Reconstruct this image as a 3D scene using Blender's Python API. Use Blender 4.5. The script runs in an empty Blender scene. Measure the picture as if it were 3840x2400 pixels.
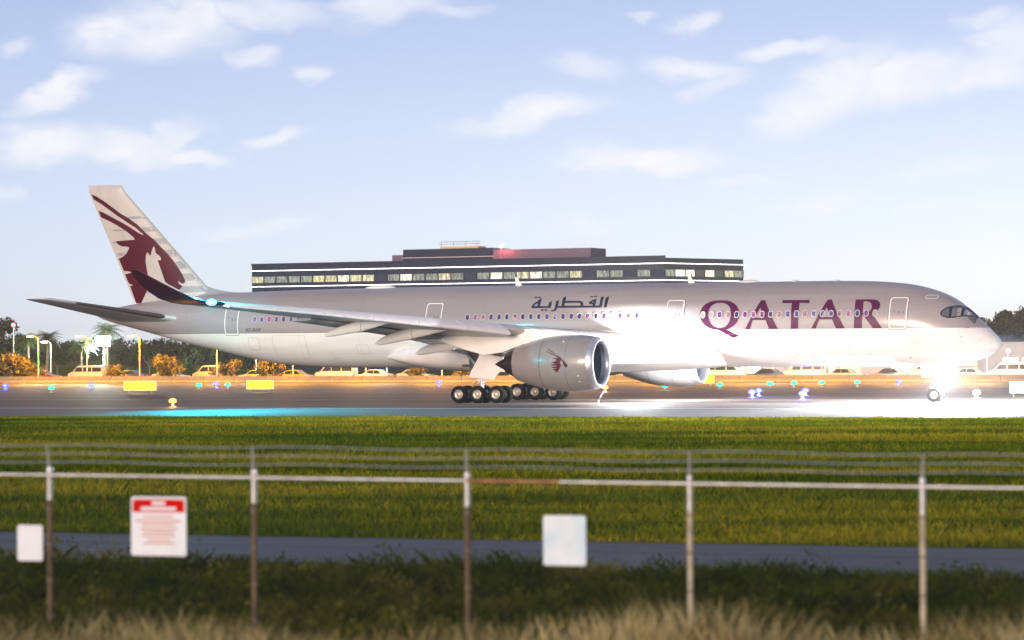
import bpy, bmesh, math, random
import numpy as np
from mathutils import Vector, Matrix
random.seed(7); RNG = np.random.default_rng(7)
SC = bpy.context.scene
COL = SC.collection
R = math.radians
PI = math.pi

# ------------------------------------------------------------------ camera
H, PITCH, ROLL = 4.2607, 0.0086233, 0.0062773
cam_d = bpy.data.cameras.new('camera'); cam = bpy.data.objects.new('camera', cam_d); COL.objects.link(cam)
cam_d.sensor_width = 36; cam_d.lens = 10544.7 * 36 / 3840; cam_d.clip_start = 0.5; cam_d.clip_end = 6000
cam.matrix_world = Matrix.Translation((0, 0, H)) @ Matrix.Rotation(PI/2 + PITCH, 4, 'X') @ Matrix.Rotation(-ROLL, 4, 'Z')
cam_d.dof.use_dof = True; cam_d.dof.focus_distance = 192; cam_d.dof.aperture_fstop = 1.1
SC.camera = cam

# ------------------------------------------------------------------ sky
SUN_EL, SUN_AZ = R(6), R(205)          # low light from behind the camera, azimuth from +Y clockwise
SKY_STRENGTH, SKY_TINT, GLOW, CLOUD = 0.1, (4.2, 4.2, 5.0), (3.7, 4.25, 6.0), (9.7, 9.7, 10.1, 1)
HORIZON = (4.7, 4.0, 2.5)
SUN_E, SUN_COL, EXPO = 4.3, (1, .75, .58), 0.0
W = bpy.data.worlds.new('World'); SC.world = W; W.use_nodes = True
nt = W.node_tree; N = nt.nodes; L = nt.links; N.clear()
def nn(tree, t, **kw):
    n = tree.nodes.new(t)
    for k, v in kw.items():
        if k.startswith('i_'): n.inputs[int(k[2:])].default_value = v
        else: setattr(n, k, v)
    return n
wo = nn(nt, 'ShaderNodeOutputWorld'); bg = nn(nt, 'ShaderNodeBackground', i_1=SKY_STRENGTH)
sky = nn(nt, 'ShaderNodeTexSky', sky_type='NISHITA', sun_disc=False, sun_elevation=SUN_EL, sun_rotation=SUN_AZ, altitude=30, air_density=.75, dust_density=.15, ozone_density=4.0)
tc = nn(nt, 'ShaderNodeTexCoord'); sep = nn(nt, 'ShaderNodeSeparateXYZ'); L.new(tc.outputs['Generated'], sep.inputs[0])
def M(op, a, b=None, clamp=False):
    n = nn(nt, 'ShaderNodeMath', operation=op, use_clamp=clamp)
    for i, v in enumerate((a, b)):
        if v is None: continue
        if isinstance(v, (int, float)): n.inputs[i].default_value = v
        else: L.new(v, n.inputs[i])
    return n.outputs[0]
ymax = M('MAXIMUM', sep.outputs[1], 0.05)
uu = M('DIVIDE', sep.outputs[0], ymax); vv = M('DIVIDE', sep.outputs[2], ymax)
cmb = nn(nt, 'ShaderNodeCombineXYZ'); L.new(uu, cmb.inputs[0]); L.new(vv, cmb.inputs[1])
stretch = nn(nt, 'ShaderNodeMapping'); stretch.inputs['Scale'].default_value = (1, 1.7, 1); L.new(cmb.outputs[0], stretch.inputs[0])
nz = nn(nt, 'ShaderNodeTexNoise'); nz.inputs['Scale'].default_value = 42; nz.inputs['Detail'].default_value = 5; nz.inputs['Roughness'].default_value = .55
L.new(stretch.outputs[0], nz.inputs['Vector'])
def VM(op, a, b):
    n = nn(nt, 'ShaderNodeVectorMath', operation=op)
    for i, v in enumerate((a, b)):
        if isinstance(v, tuple): n.inputs[i].default_value = v
        else: L.new(v, n.inputs[i])
    return n
off = VM('MULTIPLY', VM('SUBTRACT', nz.outputs['Color'], (.5, .5, .5)).outputs[0], (.030, .014, 0))
pp = VM('ADD', cmb.outputs[0], off.outputs[0]).outputs[0]
CLOUDS = [(-0.1274,0.1128,0.0226,0.0087,0,1),(-0.1417,0.1141,0.0113,0.0054,-20,0.8),(-0.1108,0.118,0.0135,0.0083,0,0.9),(-0.0928,0.1032,0.0093,0.0033,8,0.8),(-0.0702,0.0958,0.0063,0.0027,-5,0.75),(-0.1759,0.1053,0.0063,0.0027,-15,0.5),(-0.1614,0.0904,0.0143,0.0039,-24,0.95),(-0.1553,0.0941,0.0051,0.0051,0,0.6),(-0.1667,0.0716,0.0181,0.0063,-4,1),(-0.1366,0.0699,0.0196,0.0054,6,0.95),(-0.1223,0.0728,0.0113,0.0051,-30,0.8),(-0.1155,0.0667,0.0135,0.0024,3,0.9),(-0.0839,0.0726,0.0098,0.0033,-18,0.75),(-0.0866,0.1198,0.0181,0.0045,5,0.7),(-0.0444,0.1195,0.0173,0.0051,-8,0.75),(-0.0218,0.1194,0.009,0.0018,0,0.5),(0.0058,0.081,0.0203,0.0045,-10,1),(0.0171,0.0829,0.009,0.0039,0,0.7),(0.0471,0.0657,0.0248,0.0039,2,1),(0.0351,0.0665,0.009,0.0039,0,0.6),(0.0655,0.1138,0.0069,0.0036,-15,0.85),(0.0654,0.098,0.0166,0.003,4,0.75),(0.0262,0.0983,0.0098,0.0036,6,0.55),(0.0744,0.0927,0.0105,0.0036,-20,0.5),(0.1136,0.0894,0.0226,0.009,-28,1),(0.1377,0.093,0.0271,0.0075,-12,0.9),(0.1663,0.0951,0.0226,0.006,0,0.8),(0.177,0.1048,0.0135,0.009,-30,0.75),(0.1001,0.1041,0.0151,0.0027,-8,0.75),(0.1182,0.1022,0.009,0.0045,0,0.5),(0.1095,0.0483,0.0128,0.0036,-5,0.6),(0.0266,0.0432,0.012,0.0027,0,0.4),(-0.0901,0.0414,0.0181,0.0024,-4,0.45),(0.1695,0.1154,0.0083,0.0033,-10,0.6),(0.0847,0.0572,0.0105,0.0018,0,0.4),(0.1586,0.062,0.0181,0.0033,-10,0.45),(0.1494,0.0474,0.0211,0.0021,0,0.4),(-0.0042,0.0439,0.0075,0.0021,0,0.35),(0.0482,0.1174,0.0051,0.0015,0,0.5),(-0.1804,0.0551,0.006,0.0024,0,0.5)]
acc = None
for (cx, cy, a, b, r, m) in CLOUDS:
    mp = nn(nt, 'ShaderNodeMapping', vector_type='TEXTURE')
    mp.inputs['Location'].default_value = (cx, cy, 0); mp.inputs['Rotation'].default_value = (0, 0, R(-r)); mp.inputs['Scale'].default_value = (a*1.15, b*1.15, 1)
    L.new(pp, mp.inputs[0])
    ln = nn(nt, 'ShaderNodeVectorMath', operation='LENGTH'); L.new(mp.outputs[0], ln.inputs[0])
    mr = nn(nt, 'ShaderNodeMapRange', interpolation_type='SMOOTHSTEP'); L.new(ln.outputs['Value'], mr.inputs[0])
    mr.inputs[1].default_value = 1.5; mr.inputs[2].default_value = .35; mr.inputs[3].default_value = 0; mr.inputs[4].default_value = m
    acc = mr.outputs[0] if acc is None else M('MAXIMUM', acc, mr.outputs[0])
front = nn(nt, 'ShaderNodeMapRange', interpolation_type='SMOOTHSTEP'); L.new(sep.outputs[1], front.inputs[0]); front.inputs[1].default_value = .90; front.inputs[2].default_value = .97
# the same broken cloud goes on over the rest of the sky
st2 = nn(nt, 'ShaderNodeMapping'); st2.inputs['Scale'].default_value = (1, 1, 2.6); L.new(tc.outputs['Generated'], st2.inputs[0])
n2 = nn(nt, 'ShaderNodeTexNoise'); n2.inputs['Scale'].default_value = 6; n2.inputs['Detail'].default_value = 6; L.new(st2.outputs[0], n2.inputs['Vector'])
rest = nn(nt, 'ShaderNodeMapRange', interpolation_type='SMOOTHSTEP'); L.new(n2.outputs[0], rest.inputs[0]); rest.inputs[1].default_value = .52; rest.inputs[2].default_value = .68
tex = nn(nt, 'ShaderNodeMapRange'); L.new(nz.outputs[0], tex.inputs[0]); tex.inputs[1].default_value = .3; tex.inputs[2].default_value = .65; tex.inputs[3].default_value = .6; tex.inputs[4].default_value = 1.1
mask = M('ADD', M('MULTIPLY', M('MULTIPLY', acc, tex.outputs[0]), front.outputs[0]), M('MULTIPLY', rest.outputs[0], M('SUBTRACT', 1.0, front.outputs[0])), True)
tint = VM('MULTIPLY', sky.outputs[0], tuple(v*.1 for v in SKY_TINT))
# dusk glow: strongest low down, weaker overhead, the same all round
fall = nn(nt, 'ShaderNodeMapRange', interpolation_type='SMOOTHSTEP'); L.new(sep.outputs[2], fall.inputs[0]); fall.inputs[1].default_value = 0; fall.inputs[2].default_value = .9; fall.inputs[3].default_value = 1; fall.inputs[4].default_value = .3
gl = nn(nt, 'ShaderNodeVectorMath', operation='SCALE'); gl.inputs[0].default_value = GLOW; L.new(fall.outputs[0], gl.inputs['Scale'])
low = nn(nt, 'ShaderNodeMapRange', interpolation_type='SMOOTHSTEP'); L.new(sep.outputs[2], low.inputs[0]); low.inputs[1].default_value = -.02; low.inputs[2].default_value = .185; low.inputs[3].default_value = 1; low.inputs[4].default_value = 0
lo_ = nn(nt, 'ShaderNodeVectorMath', operation='SCALE'); lo_.inputs[0].default_value = HORIZON; L.new(M('MULTIPLY', low.outputs[0], M('ADD', 1.0, M('MULTIPLY', sep.outputs[0], 1.6))), lo_.inputs['Scale'])
hs = VM('ADD', VM('ADD', tint.outputs[0], gl.outputs[0]).outputs[0], lo_.outputs[0])
W.cycles.sampling_method = 'NONE'
mx = nn(nt, 'ShaderNodeMix', data_type='RGBA', blend_type='MIX'); L.new(M('MULTIPLY', mask, .93), mx.inputs[0])
L.new(hs.outputs[0], mx.inputs[6]); mx.inputs[7].default_value = CLOUD
L.new(mx.outputs[2], bg.inputs[0]); L.new(bg.outputs[0], wo.inputs[0])

# ------------------------------------------------------------------ sun and exposure
sun_d = bpy.data.lights.new('sun', 'SUN'); sun = bpy.data.objects.new('sun', sun_d); COL.objects.link(sun)
sun_d.energy = SUN_E; sun_d.angle = R(20); sun_d.color = SUN_COL
sd = Vector((math.sin(SUN_AZ)*math.cos(SUN_EL), math.cos(SUN_AZ)*math.cos(SUN_EL), math.sin(SUN_EL)))
sun.rotation_euler = sd.to_track_quat('Z', 'Y').to_euler()
vs = SC.view_settings; vs.view_transform = 'Standard'; vs.look = 'None'; vs.gamma = 1; vs.exposure = EXPO; vs.use_curve_mapping = False
SC.cycles.use_denoising = True; SC.cycles.max_bounces = 5; SC.cycles.diffuse_bounces = 2; SC.cycles.glossy_bounces = 2
SC.cycles.transparent_max_bounces = 12; SC.cycles.sample_clamp_indirect = 4; SC.cycles.caustics_reflective = False; SC.cycles.caustics_refractive = False
SC.cycles.use_adaptive_sampling = True; SC.cycles.adaptive_threshold = 0.02

# ------------------------------------------------------------------ helpers
def link(o, parent=None):
    COL.objects.link(o)
    if parent is not None: o.parent = parent
    return o
def tag(o, label=None, cat=None, group=None, kind=None):
    if label: o['label'] = label
    if cat: o['category'] = cat
    if group: o['group'] = group
    if kind: o['kind'] = kind
    return o
def empty(name, loc=(0, 0, 0), rz=0.0):
    o = bpy.data.objects.new(name, None); o.empty_display_size = .3; o.location = loc; o.rotation_euler = (0, 0, rz)
    return link(o)
class MB:
    """collects vertices and faces of one mesh"""
    def __init__(s): s.v = []; s.f = []; s.m = []
    def add(s, v, f, mi=0):
        b = len(s.v); s.v += [tuple(map(float, p)) for p in v]; s.f += [tuple(b+i for i in q) for q in f]; s.m += [mi]*len(f); return s
    def box(s, lo, hi, mi=0):
        (a, b, c), (d, e, f) = lo, hi
        return s.add([(a,b,c),(d,b,c),(d,e,c),(a,e,c),(a,b,f),(d,b,f),(d,e,f),(a,e,f)], [(0,3,2,1),(4,5,6,7),(0,1,5,4),(1,2,6,5),(2,3,7,6),(3,0,4,7)], mi)
    def loft(s, rings, closed=True, cap=(True, True), mi=0):
        n = len(rings[0]); v = [p for r in rings for p in r]; f = []
        for i in range(len(rings)-1):
            for j in range(n if closed else n-1):
                k = (j+1) % n
                f.append((i*n+j, i*n+k, (i+1)*n+k, (i+1)*n+j))
        if cap[0]: f.append(tuple(range(n))[::-1])
        if cap[1]: f.append(tuple((len(rings)-1)*n+j for j in range(n)))
        return s.add(v, f, mi)
    def tube(s, pts, rad, n=8, mi=0, cap=(True, True)):
        pts = [Vector(p) for p in pts]; rad = rad if hasattr(rad, '__len__') else [rad]*len(pts); rings = []
        for i, p in enumerate(pts):
            t = (pts[min(i+1, len(pts)-1)] - pts[max(i-1, 0)]).normalized()
            a = t.cross(Vector((0, 0, 1)) if abs(t.z) < .95 else Vector((1, 0, 0))).normalized(); b = t.cross(a)
            rings.append([p + rad[i]*(math.cos(q*2*PI/n)*a + math.sin(q*2*PI/n)*b) for q in range(n)])
        return s.loft(rings, cap=cap, mi=mi)
    def revolve(s, prof, axis='X', n=48, o=(0, 0, 0), mi=0, cap=(False, False)):
        """prof: (along, radius) pairs; rings around the axis through o"""
        rings = []
        for a, r in prof:
            q = []
            for k in range(n):
                c, d = r*math.cos(2*PI*k/n), r*math.sin(2*PI*k/n)
                q.append((o[0]+a, o[1]+c, o[2]+d) if axis == 'X' else (o[0]+c, o[1]+a, o[2]+d) if axis == 'Y' else (o[0]+c, o[1]+d, o[2]+a))
            rings.append(q)
        return s.loft(rings, cap=cap, mi=mi)
    def mesh(s, name, mats, smooth=None):
        me = bpy.data.meshes.new(name); me.from_pydata(s.v, [], s.f)
        for m in (mats if isinstance(mats, (list, tuple)) else [mats]): me.materials.append(m)
        if any(s.m): me.polygons.foreach_set('material_index', s.m)
        bm = bmesh.new(); bm.from_mesh(me); bmesh.ops.recalc_face_normals(bm, faces=bm.faces); bm.to_mesh(me); bm.free()
        if smooth is not None:
            me.shade_smooth(); me.set_sharp_from_angle(angle=R(smooth))
        me.update(); return me
    def build(s, name, mats, parent=None, smooth=None):
        return link(bpy.data.objects.new(name, s.mesh(name, mats, smooth)), parent)
def copy_tree(o, parent=None):
    c = o.copy(); COL.objects.link(c); c.parent = parent
    for ch in [x for x in bpy.data.objects if x.parent == o]: copy_tree(ch, c)
    return c
def pchip(xs, ys, x):
    """monotone cubic through the stations"""
    xs = np.asarray(xs, float); ys = np.asarray(ys, float); x = np.asarray(x, float)
    h = np.diff(xs); d = np.diff(ys)/h; m = np.zeros(len(xs))
    for i in range(1, len(xs)-1):
        if d[i-1]*d[i] > 0:
            w1, w2 = 2*h[i]+h[i-1], h[i]+2*h[i-1]; m[i] = (w1+w2)/(w1/d[i-1]+w2/d[i])
    m[0], m[-1] = d[0], d[-1]
    i = np.clip(np.searchsorted(xs, x)-1, 0, len(xs)-2); t = np.clip((x-xs[i])/h[i], 0, 1)
    return (2*t**3-3*t**2+1)*ys[i] + (t**3-2*t**2+t)*h[i]*m[i] + (-2*t**3+3*t**2)*ys[i+1] + (t**3-t**2)*h[i]*m[i+1]

# ------------------------------------------------------------------ materials
def mat(name, col, rough=.5, metal=0., noise=0., nscale=3., coat=0., bump=0., emit=None, es=0., spec=None, stretch=(1, 1, 1), col2=None, detail=4):
    m = bpy.data.materials.new(name); m.use_nodes = True; t = m.node_tree; b = t.nodes['Principled BSDF']
    b.inputs['Roughness'].default_value = rough; b.inputs['Metallic'].default_value = metal
    if coat: b.inputs['Coat Weight'].default_value = coat; b.inputs['Coat Roughness'].default_value = .06
    if spec is not None: b.inputs['Specular IOR Level'].default_value = spec
    c = (*col, 1)
    b.inputs['Base Color'].default_value = c
    if noise or bump or col2:
        tc = t.nodes.new('ShaderNodeTexCoord'); mp = t.nodes.new('ShaderNodeMapping'); mp.inputs['Scale'].default_value = stretch
        n = t.nodes.new('ShaderNodeTexNoise'); n.inputs['Scale'].default_value = nscale; n.inputs['Detail'].default_value = detail
        t.links.new(tc.outputs['Object'], mp.inputs[0]); t.links.new(mp.outputs[0], n.inputs['Vector'])
        if noise or col2:
            x = t.nodes.new('ShaderNodeMix'); x.data_type = 'RGBA'
            r = t.nodes.new('ShaderNodeMapRange'); r.inputs[1].default_value = .32; r.inputs[2].default_value = .68
            t.links.new(n.outputs[0], r.inputs[0]); t.links.new(r.outputs[0], x.inputs[0])
            c2 = (*col2, 1) if col2 else (*[v*(1+noise) for v in col], 1)
            x.inputs[6].default_value = c if col2 else (*[v*(1-noise) for v in col], 1); x.inputs[7].default_value = c2
            t.links.new(x.outputs[2], b.inputs['Base Color'])
        if bump:
            bp = t.nodes.new('ShaderNodeBump'); bp.inputs['Strength'].default_value = bump; bp.inputs['Distance'].default_value = .02
            t.links.new(n.outputs[0], bp.inputs['Height']); t.links.new(bp.outputs[0], b.inputs['Normal'])
    if emit:
        b.inputs['Emission Color'].default_value = (*emit, 1); b.inputs['Emission Strength'].default_value = es
    return m
def node_mat(name):
    m = bpy.data.materials.new(name); m.use_nodes = True; t = m.node_tree
    return m, t, t.nodes['Principled BSDF'], lambda k, **kw: nn(t, k, **kw)

def lamp(name, loc, power, col, parent=None, radius=.15, spot=None, direction=None, blend=.6):
    d = bpy.data.lights.new(name, 'SPOT' if spot else 'POINT'); d.energy = power; d.color = col; d.shadow_soft_size = radius
    o = bpy.data.objects.new(name, d); o.location = loc
    if spot:
        d.spot_size = R(spot); d.spot_blend = blend; o.rotation_euler = Vector(direction).to_track_quat('-Z', 'Y').to_euler()
    return link(o, parent)

# ------------------------------------------------------------------ ground, pavements, roads
def asphalt(name, a, b, rough, streak, big):
    m, t, bs, K = node_mat(name)
    tc = K('ShaderNodeTexCoord'); mp = K('ShaderNodeMapping'); mp.inputs['Scale'].default_value = streak; t.links.new(tc.outputs['Object'], mp.inputs[0])
    n1 = K('ShaderNodeTexNoise'); n1.inputs['Scale'].default_value = big; n1.inputs['Detail'].default_value = 5; t.links.new(mp.outputs[0], n1.inputs['Vector'])
    n2 = K('ShaderNodeTexNoise'); n2.inputs['Scale'].default_value = 3; n2.inputs['Detail'].default_value = 8; t.links.new(tc.outputs['Object'], n2.inputs['Vector'])
    ad = K('ShaderNodeMath', operation='MULTIPLY_ADD'); ad.inputs[1].default_value = .35; t.links.new(n2.outputs[0], ad.inputs[0]); t.links.new(n1.outputs[0], ad.inputs[2])
    r = K('ShaderNodeMapRange'); r.inputs[1].default_value = .45; r.inputs[2].default_value = .9; t.links.new(ad.outputs[0], r.inputs[0])
    x = K('ShaderNodeMix', data_type='RGBA'); x.inputs[6].default_value = (*a, 1); x.inputs[7].default_value = (*b, 1); t.links.new(r.outputs[0], x.inputs[0]); t.links.new(x.outputs[2], bs.inputs['Base Color'])
    bs.inputs['Roughness'].default_value = rough; bs.inputs['Specular IOR Level'].default_value = .2
    bp = K('ShaderNodeBump'); bp.inputs['Strength'].default_value = .4; bp.inputs['Distance'].default_value = .01; t.links.new(n2.outputs[0], bp.inputs['Height']); t.links.new(bp.outputs[0], bs.inputs['Normal'])
    return m
def soil(name, a, b, c, scale, streak):
    m, t, bs, K = node_mat(name)
    tc = K('ShaderNodeTexCoord'); mp = K('ShaderNodeMapping'); mp.inputs['Scale'].default_value = streak; mp.inputs['Rotation'].default_value = (0, 0, R(17)); t.links.new(tc.outputs['Object'], mp.inputs[0])
    n1 = K('ShaderNodeTexNoise'); n1.inputs['Scale'].default_value = scale; n1.inputs['Detail'].default_value = 6; n1.inputs['Roughness'].default_value = .6; t.links.new(mp.outputs[0], n1.inputs['Vector'])
    cr = K('ShaderNodeValToRGB'); e = cr.color_ramp.elements; e[0].position = .38; e[0].color = (*a, 1); e[1].position = .64; e[1].color = (*c, 1); k = e.new(.5); k.color = (*b, 1)
    nb = K('ShaderNodeTexNoise'); nb.inputs['Scale'].default_value = .045; nb.inputs['Detail'].default_value = 3; t.links.new(tc.outputs['Object'], nb.inputs['Vector'])
    nf = K('ShaderNodeTexNoise'); nf.inputs['Scale'].default_value = 1.7; nf.inputs['Detail'].default_value = 2; t.links.new(tc.outputs['Object'], nf.inputs['Vector'])
    q1 = K('ShaderNodeMath', operation='MULTIPLY_ADD'); q1.inputs[1].default_value = .55; t.links.new(nb.outputs[0], q1.inputs[0]); t.links.new(n1.outputs[0], q1.inputs[2])
    q2 = K('ShaderNodeMath', operation='MULTIPLY_ADD'); q2.inputs[1].default_value = .30; t.links.new(nf.outputs[0], q2.inputs[0]); t.links.new(q1.outputs[0], q2.inputs[2])
    q3 = K('ShaderNodeMath', operation='SUBTRACT'); q3.inputs[1].default_value = .425; t.links.new(q2.outputs[0], q3.inputs[0])
    t.links.new(q3.outputs[0], cr.inputs[0]); t.links.new(cr.outputs[0], bs.inputs['Base Color']); bs.inputs['Roughness'].default_value = .9
    if name != 'grassy_soil':      # thin blades let light through
        tr = K('ShaderNodeBsdfTranslucent'); ms = K('ShaderNodeMixShader'); ms.inputs[0].default_value = .35
        t.links.new(cr.outputs[0], tr.inputs[0]); t.links.new(bs.outputs[0], ms.inputs[1]); t.links.new(tr.outputs[0], ms.inputs[2]); t.links.new(ms.outputs[0], t.nodes['Material Output'].inputs[0])
    bs.inputs['Specular IOR Level'].default_value = .0
    return m
GRASS_M = soil('grass_blades', (.045, .09, .002), (.135, .19, .003), (.38, .33, .010), .13, (.12, 1.5, 1))
GROUND_M = soil('grassy_soil', (.035, .06, .003), (.09, .11, .005), (.20, .18, .012), .13, (.12, 1.5, 1))
RUNWAY_M = asphalt('runway_asphalt', (.032, .028, .028), (.15, .132, .127), .72, (.012, .55, 1), .8)
SHOULDER_M = asphalt('shoulder_asphalt', (.07, .07, .075), (.13, .13, .14), .72, (.02, .5, 1), .8)
ROAD_M = asphalt('road_asphalt', (.07, .072, .082), (.14, .145, .165), .7, (.03, 1.2, 1), .9)
PAINT_M = mat('road_paint', (.72, .72, .68), .6, noise=.15, nscale=2.5)
def strip(name, centre, phi, y0, y1, x0, x1, z, m, n=1):
    """a flat sheet whose local x runs along the airfield axis"""
    mb = MB(); xs = np.linspace(x0, x1, n+1)
    for a, b in zip(xs[:-1], xs[1:]): mb.add([(a, y0, 0), (b, y0, 0), (b, y1, 0), (a, y1, 0)], [(0, 1, 2, 3)])
    o = mb.build(name, m); o.location = (centre[0], centre[1], z); o.rotation_euler = (0, 0, -phi); return tag(o, kind='structure')
g = MB().add([(-1500, -300, 0), (1500, -300, 0), (1500, 2400, 0), (-1500, 2400, 0)], [(0, 1, 2, 3)]).build('ground', GROUND_M); tag(g, kind='structure')
AX = R(17)
strip('runway', (-.3, 164.7), AX, 0, 142, -420, 420, .006, RUNWAY_M)
strip('runway_shoulder', (-.3, 164.7), AX, .3, 19.6, -420, 420, .012, SHOULDER_M)
strip('runway_edge_line', (-.3, 164.7), AX, 20.2, 21.1, -420, 420, .016, PAINT_M)
strip('taxiway_band', (-.3, 164.7), AX, 74, 92, -420, 420, .012, SHOULDER_M)
YEL_M = mat('yellow_paint', (.55, .36, .04), .6, noise=.2, nscale=2)
strip('taxiway_centreline', (-.3, 164.7), AX, 48.0, 48.5, -420, 420, .016, YEL_M)
strip('perimeter_road', (0, 52.6), R(18.4), 0, 8.0, -160, 160, .008, ROAD_M)
strip('service_road', (0, 312), R(21), .6, 26, -420, 420, .008, ROAD_M)

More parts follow.
